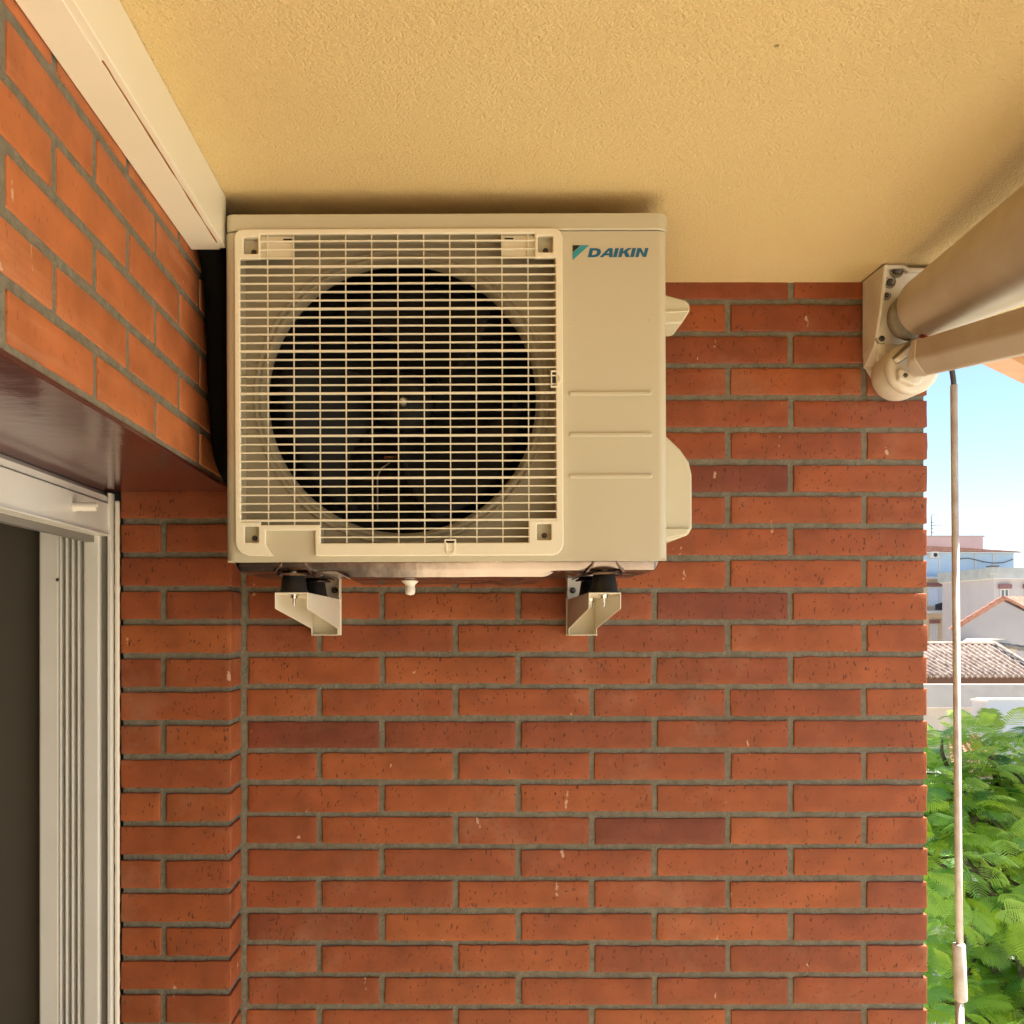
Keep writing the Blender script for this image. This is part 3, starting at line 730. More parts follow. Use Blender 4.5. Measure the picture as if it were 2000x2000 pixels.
# left cheek (tray wall)
def cheek(x0, x1):
    prof = [(2.128, 0.748), (2.243, 0.750), (2.243, 0.585), (2.178, 0.592), (2.150, 0.66)]
    mb.prism(prof, x0, x1, 'x')
cheek(bx, bx+0.008)
mb.prism([(bx+0.002, 0.750), (0.932, 0.750), (0.945, 0.742), (0.990, 0.742), (1.005, 0.750), (1.03, 0.750), (1.03, 0.744), (1.008, 0.742), (0.992, 0.734), (0.941, 0.734), (0.928, 0.742), (bx+0.002, 0.742)], 2.134, 2.243)
# back plate
mb.prism([(2.143, 0.747), (2.150, 0.747), (2.186, 0.56), (2.179, 0.56)], bx+0.006, 1.03, 'x')
mb.box(bx+0.004, 1.03, 2.235, 2.249, 0.56, 0.748)
cb = mb.build('bracket_body', M['awn_br'], aw, bevel=0.0035, seg=3)
# lower shoulder: slopes from cheek to the round knuckle
mb = MB()
mb.add([(bx,2.178,0.594),(bx,2.243,0.588),(bx+0.004,2.243,0.560),(0.925,2.243,0.505),(0.925,2.150,0.500),(bx+0.034,2.165,0.55),
        (bx+0.012,2.174,0.598),(0.95,2.160,0.588),(0.95,2.243,0.60)],
       [(0,1,2),(0,2,5),(2,3,4,5),(0,5,6),(6,5,4,7),(1,8,3,2),(3,8,7,4),(6,7,8,1,0)])
mb.build('shoulder', M['awn_br'], aw, bevel=0.003, seg=3)
kx, kz = 0.947, 0.533
mb = MB(); mb.lathe((kx, 0, kz), [(0.0, 2.118), (0.044, 2.118), (0.0495, 2.1195), (0.0535, 2.124), (0.0550, 2.132), (0.0550, 2.136), (0.0530, 2.138), (0.0550, 2.142), (0.0530, 2.205), (0.051, 2.215), (0.0, 2.215)], 'y', 64)
kn = mb.build('knuckle', M['awn_br'], aw)
mb = MB()
def lp(u, v, y=2.118):
    p = W(u, v, y); return (p[0], p[2])
mb.prism([lp(1741,700), lp(1752,712), lp(1806,678), lp(1812,664), lp(1798,652), lp(1786,654)], 2.1120, 2.1185)
mb.build('slot', M['dirt'], kn, bevel=0.002)
mb = MB(); mb.prism([lp(1748,700,2.1), lp(1756,707,2.1), lp(1798,679,2.1), lp(1801,668,2.1), lp(1795,662,2.1)], 2.098, 2.113)
mb.build('cam', M['awn_br'], kn, bevel=0.003)
mb = MB(); mb.prism([lp(1756,722,2.1), lp(1764,719,2.1), lp(1804,738,2.1), lp(1798,750,2.1), lp(1786,752,2.1), lp(1757,740,2.1)], 2.101, 2.120)
mb.build('bolt_seat', M['awn_br'], kn, bevel=0.004, seg=3)
q = lp(1769, 733, 2.1)
mb = MB(); mb.lathe((q[0], 2.1005, q[1]), [(0.0, -0.0003), (0.0052, -0.0003), (0.0056, 0.003)], 'y', 6)
mb.build('socket_bolt', M['hook'], kn)
# fixing holes with bolts in the back plate
for (u, v, r) in ((1752, 528, 0.0125), (1738, 551, 0.0105), (1731, 577, 0.008), (1721, 662, 0.010)):
    yy = 2.1415+max(0, (v-520)/150)*0.034
    x, y, z = W(u, v, yy)
    mb = MB(); mb.lathe((x, yy, z), [(r*1.25, 0.001), (r*1.2, -0.0015), (r, -0.002), (r*0.9, 0.0006), (0, 0.0006)], 'y', 28)
    h_ = mb.build('bolt_recess', M['dirt'], aw)
    mb = MB(); mb.lathe((x, yy, z), [(r*0.72, 0.0003), (r*0.72, -0.004), (r*0.55, -0.005), (0, -0.005)], 'y', 6)
    mb.build('bolt', M['hook'], h_)
# roller end cap gear
mb = MB(); mb.lathe((0.945, 0, 0.638), [(0.0, 2.168), (0.030, 2.168), (0.030, 2.15), (0.042, 2.15), (0.044, 2.135), (0.050, 2.13), (0.050, 2.10), (0.034, 2.10), (0.034, 2.06)], 'y', 48)
mb.build('roller_bearing', M['dirt'], aw)
# roller
def rad_at(y): return 0.0625 if y > 2.06 else min(0.094, 0.0625+0.0255*(2.06-y)/0.42)
def axis_pt(y):
    g = rad_at(y)-0.0610
    return Vector((0.9515+0.049*(y-2.07)+0.607*g, y, 0.6435-0.794*g))
ys = [2.082, 2.080, 2.075, 2.066]+[2.05-0.05*k for k in range(66)]
rs = [0.030, 0.052, 0.0600, 0.0625]+[rad_at(y) for y in ys[4:]]
mb = MB(); mb.tube([axis_pt(y) for y in ys], rs, 96)
mb.build('roller', M['awning'], aw)
# pocket seam along the roller
mb = MB(); a = R(-62)
mb.tube([axis_pt(y)+Vector(((rad_at(y)-.001)*math.cos(a), 0, (rad_at(y)-.001)*math.sin(a))) for y in ys[3:]], 0.0026, 8)
mb.build('hem_seam', M['awning'], aw)
# folding arm: hexagonal extrusion sloping down toward the camera side
P0 = Vector(W(1826, 694, 2.03)); P1 = Vector(W(1838, 692, 1.95)); P2 = Vector(W(2000, 650.5, 1.60))
dr = (P2-P1).normalized(); A0 = P1-dr*0.085; A1 = P1+dr*2.4
prof = [(-0.026, 0.0345), (0.020, 0.038), (0.026, 0.02), (0.026, -0.02), (0.014, -0.032), (-0.002, -0.034), (-0.026, -0.003)]
sd_ = dr.cross(Vector((0, 0, 1))).normalized()
if sd_.x < 0: sd_ = -sd_
upv = sd_.cross(dr); 
if upv.z < 0: upv = -upv
mb = MB(); k = len(prof)
vs = [A0+sd_*p[0]*(1 if i != -1 else 1)+upv*p[1] for i, p in enumerate(prof)]+[A1+sd_*p[0]+upv*p[1] for p in prof]
mb.add(vs, [tuple(range(k)), tuple(range(2*k-1, k-1, -1))]+[(i, (i+1) % k, (i+1) % k+k, i+k) for i in range(k)])
mb.build('folding_arm', M['awning'], aw, bevel=0.005, seg=4)
# cast end of the arm reaching the knuckle
C0 = A0+dr*0.02
mb = MB(); pr2 = [(p[0]*1.06, p[1]*1.06) for p in prof]
E0 = Vector(W(1788, 716, 2.10)); 
secs = [(C0, 1.0), (A0-dr*0.008, 0.98), (A0*0.6+E0*0.4, 0.85), (E0, 0.62)]
vs = []
for c_, s_ in secs: vs += [c_+sd_*p[0]*s_+upv*p[1]*s_ for p in pr2]
mb.smooth = False
mb.add(vs, [tuple(range(k)), tuple(range(4*k-1, 3*k-1, -1))]+[(j*k+i, j*k+(i+1) % k, (j+1)*k+(i+1) % k, (j+1)*k+i) for j in range(3) for i in range(k)])
mb.build('arm_end', M['awn_br'], aw, bevel=0.004, seg=3)
mb = MB(); rp = Vector(W(1806, 660, 2.06))
mb.tube([rp+Vector((-0.010, 0, 0.004)), rp+Vector((0.016, 0, -0.008))], 0.006, 10)
ro = mb.build('tension_tab', mat('red_plastic', (0.33,0.05,0.03), 0.4), aw); ro['label'] = 'small red plastic tab'

# ------------------------------------------------------------ crank rod
rod = thing('crank_rod', 'thin weathered awning crank rod hanging in front of the view, thicker grip near its foot', 'rod', W(1870, 1900, 1.95))
mb = MB(); mb.tube([W(1863, 752, 1.95), W(1872, 1700, 1.95), W(1874.5, 1850, 1.95)], 0.0066, 18); mb.tube([W(1873.5, 1940, 1.95), W(1878, 2200, 1.95), W(1882, 2420, 1.95)], 0.0077, 18)
mb.build('rod_shaft', M['rod'], rod)
mb = MB(); mb.tube([W(1855, 690, 1.95), W(1857, 710, 1.95), W(1860, 727, 1.95), W(1862.5, 745, 1.95), W(1863, 756, 1.95)], 0.0050, 12)
mb.build('hook', M['hook'], rod)
mb = MB()
pth = [W(1872.5, 1843, 1.95), W(1872.6, 1846, 1.95), W(1877, 1951, 1.95), W(1877, 1955, 1.95)]; mb.tube(pth, [0.0108, 0.0117, 0.0117, 0.0106], 12)
mb.build('grip', M['rod'], rod, bevel=0.001)

# ------------------------------------------------------------ outside: ground, street
def gmat(name, c, c2, sc_): return mat(name, c, 0.9, var=(sc_, 1.0, c2), bump=(3, 0.3, 0.05))
mb = MB(); mb.add([(-1500,-1500,GROUND),(1500,-1500,GROUND),(1500,1500,GROUND),(-1500,1500,GROUND)], [(0,1,2,3)])
tag(mb.build('ground', gmat('pale_paving', (0.40,0.36,0.30), (0.46,0.42,0.36), 0.4)), kind='structure')
mb = MB(); mb.add([(8,-200,GROUND+0.004),(15,-200,GROUND+0.004),(15,26,GROUND+0.004),(8,26,GROUND+0.004)], [(0,1,2,3)])
tag(mb.build('road', gmat('asphalt', (0.06,0.06,0.062), (0.08,0.08,0.08), 1.5)), kind='structure')

def fm(name, c, a=0.25, sc_=0.6): return mat(name, c, 0.85, var=(sc_, a*2, tuple(x*0.82 for x in c)))
F = dict(peach=fm('peach_render', (0.56,0.46,0.35)), pink=fm('pink_render', (0.47,0.43,0.43)), blue=fm('pale_blue_panel', (0.42,0.55,0.68)),
         grey=fm('grey_render', (0.36,0.345,0.35), 0.4, 0.35), white=fm('white_render', (0.60,0.58,0.54)), maroon=mat('maroon_blind_box', (0.22,0.10,0.10), 0.6),
         blind=mat('pale_blue_blind', (0.50,0.58,0.72), 0.6, bump=(30,0.2,0.02)), slab=mat('white_slab', (0.55,0.54,0.52), 0.7), navy=mat('navy_canvas', (0.02,0.025,0.04), 0.8),
         stone=fm('beige_rubble', (0.60,0.535,0.46), 0.35, 2.5), teal=fm('pale_teal_render', (0.52,0.60,0.60)), concrete=fm('grey_concrete', (0.40,0.41,0.39), 0.5, 1.2),
         wood=mat('dark_eave_timber', (0.12,0.06,0.04), 0.8), whitebox=fm('white_blue_wall', (0.42,0.46,0.50), 0.1), metal=mat('dark_rail', (0.08,0.08,0.09), 0.5))
def tile_mat(name, a, b): return mat(name, a, 0.85, var=(3.5, 1.0, b), bump=(12, 0.4, 0.03))
F['tile_old'] = tile_mat('old_roof_tile', (0.16,0.115,0.09), (0.33,0.26,0.22)); F['tile_red'] = tile_mat('red_roof_tile', (0.30,0.13,0.09), (0.36,0.20,0.15))
F['tile_dark'] = tile_mat('dark_roof_tile', (0.10,0.10,0.10), (0.18,0.17,0.16))

def roof_sheet(a, b, c, dpt, pitch_, amp, mb, n_up=14):
    """corrugated tiled slope: a-b along the eave, c above a, d above b; waves run up the slope"""
    a, b, c, dpt = map(Vector, (a, b, c, dpt)); L_e = (b-a).length; n_ = max(8, int(L_e/pitch_)*8)
    nrm = (b-a).cross(c-a).normalized()
    if nrm.z < 0: nrm = -nrm
    vs = []
    for i in range(n_+1):
        s = i/n_; e = a.lerp(b, s); t = c.lerp(dpt, s)
        ph = s*L_e/pitch_*2*math.pi
        for j in range(n_up+1):
            q = e.lerp(t, j/n_up)+nrm*(amp*math.cos(ph)+0.03*((j % 2)))
            q += nrm*0.03*noise.noise(Vector((i*0.21, j*0.9, 3)))
            vs.append(q)
    mb.smooth = False
    m = n_up+1
    mb.add(vs, [(i*m+j, (i+1)*m+j, (i+1)*m+j+1, i*m+j+1) for i in range(n_) for j in range(n_up)])

def window(parent, u0, u1, v0, v1, D, blind=True, box_=True, yoff=0.0, boxm=None):
    s = D/2000
    x0, _, z1 = W(u0, v0, D); x1, _, z0 = W(u1, v1, D)
    mb = MB(); y = D-0.02+yoff; fr = 0.09
    mb.box(x0, x1, y-0.06, y+0.05, z0, z0+fr); mb.box(x0, x1, y-0.06, y+0.05, z1-fr, z1)
    mb.box(x0, x0+fr, y-0.06, y+0.05, z0+fr, z1-fr); mb.box(x1-fr, x1, y-0.06, y+0.05, z0+fr, z1-fr)
    mb.box((x0+x1)/2-0.05, (x0+x1)/2+0.05, y-0.06, y+0.05, z0+fr, z1-fr)
    wn = mb.build('window', F['white'], parent)
    mb = MB(); mb.box(x0+fr, x1-fr, y-0.01, y+0.04, z0+fr, z1-fr); mb.build('pane', F['blind'] if blind else M['glass'], wn)
    if box_:
        h = (z1-z0)*0.16
        mb = MB(); mb.box(x0-0.15, x1+0.15, y-0.25, y+0.05, z1+0.02, z1+0.02+max(h, 0.35)); mb.build('blind_box', boxm or F['maroon'], wn)
    return wn

# far apartment block
D = 98; s = D/2000
ap = thing('apartment_building', 'far pale blue and peach apartment block with low pink tiled roof behind the rod', 'building', (45, 104, GROUND))
x0, x1 = 22.0, W(1980, 0, D)[0]
def zz(v, D=98): return (1219-v)/2000*D
mb = MB(); mb.box(x0, x1, D, D+12, zz(1127), zz(1081)); mb.build('glazed_storey', F['blue'], ap)
mb = MB(); mb.box(x0, W(1938, 0, D)[0], D+0.02, D+12, GROUND, zz(1131)); mb.build('wall', F['peach'], ap)
mb = MB(); mb.box(W(1938, 0, D)[0], x1, D+0.3, D+12, GROUND, zz(1131)); mb.build('wall', F['pink'], ap)
mb = MB(); mb.box(x0, x1+0.1, D-0.9, D+12, zz(1131)+0.002, zz(1127)-0.002); mb.box(x0, W(1938, 0, D)[0], D-1.6, D-0.001, zz(1198.5), zz(1193)); mb.box(x0, x1+0.4, D-0.6, D+12.4, zz(1081)+0.002, zz(1079))
mb.build('floor_slab', F['slab'], ap)
mb = MB(); e0, e1 = zz(1079)+0.05, zz(1063)
mb.prism([(x0, e0), (x1+0.6, e0), (x1-5.5, zz(1070)), (x1-12, e1), (x0, e1)], D-0.5, D+8); mb.build('roof', F['tile_red'], ap)
PX = W(1920, 0, D+4)[0]; PZ = (1219-1049)/2000*(D+4)
mb = MB(); mb.box(x0, PX, D+4, D+9, e1-0.3, PZ); mb.build('penthouse', F['pink'], ap)
mb = MB(); mb.box(x0, PX+0.12, D+3.9, D+9.1, PZ+0.002, PZ+0.16); mb.build('parapet', F['concrete'], ap)
window(ap, 1812, 1852, 1146, 1184, D); window(ap, 1874, 1906, 1147, 1191, D); window(ap, 1818, 1831, 1218, 1252, D); window(ap, 1849, 1862, 1222, 1256, D, box_=False)
for uu in (1835, 1870, 1905, 1940): 
    mb = MB(); mb.box(W(uu,0,D)[0]-0.07, W(uu,0,D)[0]+0.07, D-0.08, D+0.01, zz(1126), zz(1082)); mb.build('mullion', F['slab'], ap)
mb = MB(); mb.box(W(1939,0,D)[0]-0.12, W(1939,0,D)[0]+0.06, D-0.1, D+0.2, zz(1200), zz(1131)); mb.build('drainpipe', F['wood'], ap)
mb = MB(); mb.prism([(W(1812,0,D)[0], zz(1181)), (W(1830,0,D)[0], zz(1176)), (W(1846,0,D)[0], zz(1183)), (W(1853,0,D)[0], zz(1179)), (W(1853,0,D)[0], zz(1192)), (W(1812,0,D)[0], zz(1192))], D-1.6, D-1.5); mb.build('balcony_canvas', F['navy'], ap)
mb = MB()
for i in range(34):
    u = 1866+i*1.9; 
    if u > 1925: break
    xx = W(u, 0, D)[0]; mb.box(xx-0.02, xx+0.02, D-1.58, D-1.54, zz(1193), zz(1173))
mb.box(W(1866,0,D)[0], W(1925,0,D)[0], D-1.6, D-1.52, zz(1173), zz(1172)); mb.build('railing', F['metal'], ap)
mb = MB(); pts = [(1870,1092),(1890,1090),(1905,1093),(1920,1097),(1940,1100),(1960,1099),(1979,1092)]
mb.tube([W(u, v, D-0.3) for u, v in pts], 0.05, 6); mb.build('cable', F['metal'], ap)
acx, _, acz = W(1822, 1084.5, D); 
t = thing('condenser', 'tiny white air conditioner hung on the far blue storey beside the brick edge', 'air conditioner', (acx, D, acz))
mb = MB(); mb.box(acx-0.45, acx+0.35, D-0.55, D-0.02, acz-0.3, acz+0.3); mb.build('case', F['slab'], t)
mb = MB(); mb.lathe((acx, D-0.551, acz), [(0.0, -0.01), (0.2, -0.01), (0.2, 0.02)], 'y', 20); mb.build('fan', M['black'], t)
t = thing('antenna', 'thin television antenna on the far apartment roof', 'antenna', (W(1818,0,D)[0], D+4.5, zz(1048)))
mb = MB(); X0 = W(1819, 0, D+4.2)[0]; mb.tube([(X0, D+4.2, zz(1050)), (X0, D+4.2, zz(1004)*1.04)], 0.045, 6); mb.build('mast', F['metal'], t)
for v, l in ((1005, 0.6), (1020, 0.25), (1026, 1.05), (1032, 0.2), (1040, 0.25)): mb = MB(); mb.tube([(X0-0.05, D+4.2, zz(v)*1.04), (X0+l, D+4.2, zz(v-0.5)*1.04)], 0.035, 5); mb.build('element', F['metal'], t)


# pink house to the right
D = 85
ph = thing('pink_house', 'pink rendered house with grey concrete parapet at the right edge', 'house', (55, 90, GROUND))
def zq(v): return (1219-v)/2000*D
X0 = W(1941, 0, D)[0]
mb = MB(); mb.box(X0, X0+22, D, D+9, GROUND, zq(1131.5)); mb.build('wall', F['pink'], ph)
mb = MB(); mb.box(X0-0.4, X0+22, D-0.15, D+9.1, zq(1129), zq(1109)); mb.build('parapet', F['concrete'], ph)
mb = MB(); mb.box(X0-0.2, X0+22, D-0.4, D+9.1, zq(1131.5)+0.002, zq(1129)-0.002); mb.build('cornice', F['slab'], ph)
window(ph, 1953, 1970, 1150, 1170, D, blind=False); window(ph, 2001, 2018, 1150, 1170, D, blind=False); window(ph, 1953, 1970, 1215, 1240, D)
t = thing('water_tank', 'dark grey tank box on the corner of the concrete parapet', 'tank', (W(1931,0,D)[0], D, zq(1125)))
a = W(1925, 1108, D); b = W(1938, 1122, D); mb = MB(); mb.box(a[0], b[0], D-1.0, D-0.2, b[2], a[2]); mb.build('tank_body', F['concrete'], t, bevel=0.05)
mb = MB(); mb.box(a[0]-0.04, b[0]+0.04, D-1.05, D-0.16, a[2], a[2]+0.1); mb.build('tank_lid', F['metal'], t)

# grey gable house
D = 60
gh = thing('gable_house', 'house with a windowless grey gable end and a red tiled roof', 'house', (32, 66, GROUND))
def zg(v): return (1219-v)/2000*D
ap_ = (W(1954, 0, D)[0], zg(1171.5)); lf = (W(1866, 0, D)[0], zg(1222)); rt = (W(2085, 0, D)[0], zg(1236))
mb = MB(); mb.prism([(lf[0], GROUND), (rt[0], GROUND), rt, ap_, lf], 0, 1)
RD = Vector((11.5, 6.5, 0))
mb.v = [(v[0]+RD.x*v[1]*0.98, D+RD.y*v[1]*0.98, v[2]) for v in mb.v]
mb.build('wall', F['grey'], gh)
for q, e_ in ((lf, -1), (rt, 1)):
    mb = MB(); mb.cur = 0
    roof_sheet((q[0]+e_*0.5, D-0.2, q[1]-0.2), (q[0]+e_*0.5+RD.x, D-0.2+RD.y, q[1]-0.2), (ap_[0]-0.1, D-0.2, ap_[1]+0.14), (ap_[0]-0.1+RD.x, D-0.2+RD.y, ap_[1]+0.14), 0.30, 0.05, mb)
    r_ = mb.build('roof', F['tile_red'], gh); m_ = r_.modifiers.new('solid', 'SOLIDIFY'); m_.thickness = 0.10; m_.offset = -1
t = thing('outbuilding', 'low ochre lean-to block against the foot of the grey gable', 'outbuilding', (W(1950,0,56)[0], 56, GROUND))
D = 56
mb = MB(); mb.prism([(W(1928,0,D)[0], GROUND), (W(1985,0,D)[0], GROUND), (W(1985,0,D)[0], (1219-1262)/2000*D), (W(1966,0,D)[0], (1219-1248.5)/2000*D), (W(1941,0,D)[0], (1219-1248.5)/2000*D), (W(1928,0,D)[0], (1219-1258)/2000*D)], D, D+3)
mb.build('wall', F['stone'], t)
mb = MB(); c0 = (1219-1264)/2000*D
roof_sheet((W(1940,0,D)[0], 50, (1219-1272)/2000*50), (W(2060,0,D)[0], 50, (1219-1300)/2000*50), (W(1945,0,D)[0], D-0.05, (1219-1256)/2000*D), (W(2060,0,D)[0], D-0.05, (1219-1280)/2000*D), 0.3, 0.05, mb)
r_ = mb.build('roof', F['tile_dark'], t); m_ = r_.modifiers.new('solid', 'SOLIDIFY'); m_.thickness = 0.1; m_.offset = -1

# old tiled roof house
th_ = thing('tiled_house', 'low stone house under a weathered curved tile roof behind the tree', 'house', (20, 45, GROUND))
De, Dr = 42, 48
e0 = W(1700, 1319, De); e1 = W(2035, 1319, De); r0 = W(1700, 1259, Dr); r1 = W(1944, 1259, Dr)
mb = MB(); roof_sheet(e0, e1, (r0[0]-3, r0[1], r0[2]), r1, 0.24, 0.055, mb, 18)
r_ = mb.build('roof', F['tile_old'], th_); m_ = r_.modifiers.new('solid', 'SOLIDIFY'); m_.thickness = 0.07; m_.offset = -1
mb = MB(); mb.tube([(r0[0]-3, r0[1], r0[2]+0.04), (r1[0], r1[1], r1[2]+0.04)], 0.11, 8); mb.tube([(r1[0], r1[1], r1[2]+0.04), (e1[0], e1[1], e1[2]+0.08)], 0.10, 8); mb.build('ridge', F['tile_old'], th_)
mb = MB(); roof_sheet(e1, (e1[0], 54, e1[2]), r1, (r1[0], 49, r1[2]), 0.24, 0.05, mb, 10); r_ = mb.build('roof', F['tile_dark'], th_); m_ = r_.modifiers.new('solid', 'SOLIDIFY'); m_.thickness = 0.07; m_.offset = -1
mb = MB(); mb.box(e0[0], e1[0]-0.3, De+0.5, De+9, GROUND, e0[2]-0.35); mb.build('wall', F['stone'], th_)
mb = MB(); mb.box(e0[0], e1[0]-0.25, De+0.35, De+0.49, e0[2]-0.42, e0[2]-0.05); mb.build('eave_board', F['wood'], th_)
# shed with white wall in front
sh = thing('garden_wall', 'plain white rendered garden wall standing above the tree at the right edge', 'wall', (16, 31, GROUND))
D = 30
a = W(1917, 1368, D)
mb = MB(); mb.box(a[0], a[0]+5.5, D, D+0.3, GROUND, a[2]); mb.build('wall', F['whitebox'], sh)
mb = MB(); mb.box(a[0]-0.04, a[0]+5.6, D-0.04, D+0.34, a[2]+0.002, a[2]+0.05); mb.build('coping', F['slab'], sh)
pl_ = thing('masonry_pillar', 'slim pinkish masonry pillar at the end of the white garden wall', 'pillar', (W(1910,0,31)[0], 30.3, GROUND))
a = W(1905, 1370, 30.2); mb = MB(); mb.box(a[0], a[0]+0.16, 29.9, 30.4, GROUND, a[2]); mb.build('shaft', F['pink'], pl_)
mb = MB(); mb.box(a[0]-0.04, a[0]+0.2, 29.86, 30.44, a[2]+0.002, a[2]+0.06); mb.build('cap', F['stone'], pl_)
st = thing('stone_wall', 'pale rubble garden wall below the old tiled roof', 'wall', (14, 34, GROUND))
a = W(1720, 1335, 34); b = W(2060, 1335, 34)
mb = MB(); mb.box(a[0], b[0], 34, 34.4, (1219-1382)/2000*34, (1219-1337)/2000*34); mb.box(a[0], b[0], 34.6, 36, GROUND, (1219-1385)/2000*34)
mb.build('masonry', F['stone'], st)
lr = thing('low_roof', 'patch of sunlit red roof tiles just above the tree top', 'roof', (13, 26, GROUND))
mb = MB(); roof_sheet(W(1860, 1510, 24), W(1985, 1510, 24), W(1850, 1436, 27), W(1905, 1436, 27), 0.24, 0.05, mb, 12)
r_ = mb.build('tiles', F['tile_red'], lr); m_ = r_.modifiers.new('solid', 'SOLIDIFY'); m_.thickness = 0.07; m_.offset = -1
mb = MB(); a = W(1862, 1510, 24.3); b = W(1975, 1510, 24.3); mb.box(a[0], b[0], 24.3, 27, GROUND, a[2]-0.1); mb.build('wall', F['white'], lr)

# slab corner of the neighbouring wing, top right
nb = thing('neighbour_balcony', 'corner of an ochre balcony soffit of the neighbouring wing, below the awning arm', 'balcony', (4, 6, 1.5))
dd = Vector((0.72, 0.69, 0)).normalized(); nn = Vector((0.69, -0.72, 0)).normalized(); P = Vector(W(1918, 711, 5.92))
def quad_prism(mb, c, l0, l1, n0, n1, z0, z1):
    vs = [c+dd*l+nn*n_ for l, n_ in ((l0, n0), (l1, n0), (l1, n1), (l0, n1))]
    mb.add([(v.x, v.y, z0) for v in vs]+[(v.x, v.y, z1) for v in vs], [(3,2,1,0),(4,5,6,7),(0,1,5,4),(1,2,6,5),(2,3,7,6),(3,0,4,7)])
mb = MB(); quad_prism(mb, P, -0.45, 5, 0, 0.16, P.z, P.z+0.22); mb.build('edge_beam', fm('salmon_concrete', (0.62,0.36,0.22), 0.5, 4), nb)
mb = MB(); quad_prism(mb, P, -0.45, 5, 0.16, 4.0, P.z+0.06, P.z+0.22); mb.build('soffit', M['stucco'], nb)
mb = MB(); quad_prism(mb, P, -0.45, 5, 4.0, 4.3, GROUND, P.z+0.22); mb.build('wall', M['stucco'], nb)

# ------------------------------------------------------------ parked cars under the tree
def car(loc, rz, col, label):
    t = thing('parked_car', label, 'car', loc, 'cars parked in the street'); t.rotation_euler = (0, 0, rz)
    def add(mb, name, m, par=t, **k):
        o = mb.build(name, m, None, **k); o.parent = par; return o
    mb = MB(); side_ = [(-2.1,0.35),(2.1,0.35),(2.15,0.75),(1.2,0.92),(0.55,1.42),(-1.2,1.46),(-1.95,1.0),(-2.12,0.9)]
    mb.prism(side_, -0.85, 0.85, 'y'); body = add(mb, 'body', mat('car_paint', col, 0.25, coat=1.0), bevel=0.07, seg=4)
    mb = MB(); mb.add([(1.16,-0.74,0.955),(1.16,0.74,0.955),(0.57,0.66,1.40),(0.57,-0.66,1.40)], [(0,1,2,3)])
    o = add(mb, 'windscreen', M['glass']); o.location = (0.025, 0, 0.03)
    mb = MB(); mb.add([(-1.93,-0.72,1.03),(-1.93,0.72,1.03),(-1.24,0.66,1.43),(-1.24,-0.66,1.43)], [(0,3,2,1)])
    o = add(mb, 'rear_window', M['glass']); o.location = (-0.02, 0, 0.035)
    for sy in (-1, 1):
        mb = MB(); mb.box(-1.2, 0.65, sy*0.856-0.004, sy*0.856+0.004, 0.98, 1.33); add(mb, 'side_window', M['glass'], bevel=0.002)
        for sx in (-1.3, 1.3):
            mb = MB(); mb.lathe((sx, sy*0.80, 0.32), [(0, -0.11), (0.32, -0.11), (0.33, 0), (0.32, 0.11), (0, 0.11)], 'y', 28); wl_ = add(mb, 'wheel', M['rubber'])
            mb = MB(); mb.lathe((sx, sy*0.80, 0.32), [(0, sy*0.118), (0.2, sy*0.113), (0.21, sy*0.10)], 'y', 20); o = add(mb, 'rim', M['zinc'], par=wl_)
        mb = MB(); mb.lathe((2.10, sy*0.6, 0.68), [(0, 0.045), (0.09, 0.03), (0.11, 0)], 'x', 16); add(mb, 'headlight', M['white_pl'])
    return t
car((10.6, 18.6, GROUND), R(70), (0.78,0.78,0.78), 'white parked car glimpsed below the tree at the lower right corner')
car((9.0, 15.4, GROUND), R(84), (0.10,0.42,0.50), 'turquoise parked car half hidden by the tree branches')

# ------------------------------------------------------------ feathery tree
def leaf_mat(name, c1, c2):
    m = bpy.data.materials.new(name); m.use_nodes = True; n = m.node_tree; L = n.links.new
    for x in list(n.nodes): n.nodes.remove(x)
    out = N(n, 'ShaderNodeOutputMaterial'); at = N(n, 'ShaderNodeAttribute', attribute_name='tone')
    sp = N(n, 'ShaderNodeSeparateColor'); L(at.outputs['Color'], sp.inputs[0])
    mx = N(n, 'ShaderNodeMixRGB'); mx.inputs[1].default_value = (*c1, 1); mx.inputs[2].default_value = (*c2, 1); L(sp.outputs[0], mx.inputs[0])
    mz = N(n, 'ShaderNodeMixRGB'); mz.inputs[2].default_value = (0.30, 0.56, 0.34, 1); L(sp.outputs[1], mz.inputs[0]); L(mx.outputs[0], mz.inputs[1]); mx = mz
    pb = N(n, 'ShaderNodeBsdfPrincipled'); pb.inputs['Roughness'].default_value = 0.32; L(mx.outputs[0], pb.inputs['Base Color'])
    tr_ = N(n, 'ShaderNodeBsdfTranslucent'); br = N(n, 'ShaderNodeMixRGB', blend_type='MULTIPLY'); br.inputs[0].default_value = 1; br.inputs[2].default_value = (1.6, 1.5, 0.6, 1)
    L(mx.outputs[0], br.inputs[1]); L(br.outputs[0], tr_.inputs['Color'])
    ms = N(n, 'ShaderNodeMixShader'); ms.inputs[0].default_value = 0.5; L(pb.outputs[0], ms.inputs[1]); L(tr_.outputs[0], ms.inputs[2]); L(ms.outputs[0], out.inputs['Surface'])
    return m
LEAF = leaf_mat('feathery_leaf', (0.06,0.19,0.03), (0.60,0.76,0.12)); BARK = mat('bark', (0.10,0.09,0.06), 0.9, bump=(25, 0.6, 0.02))

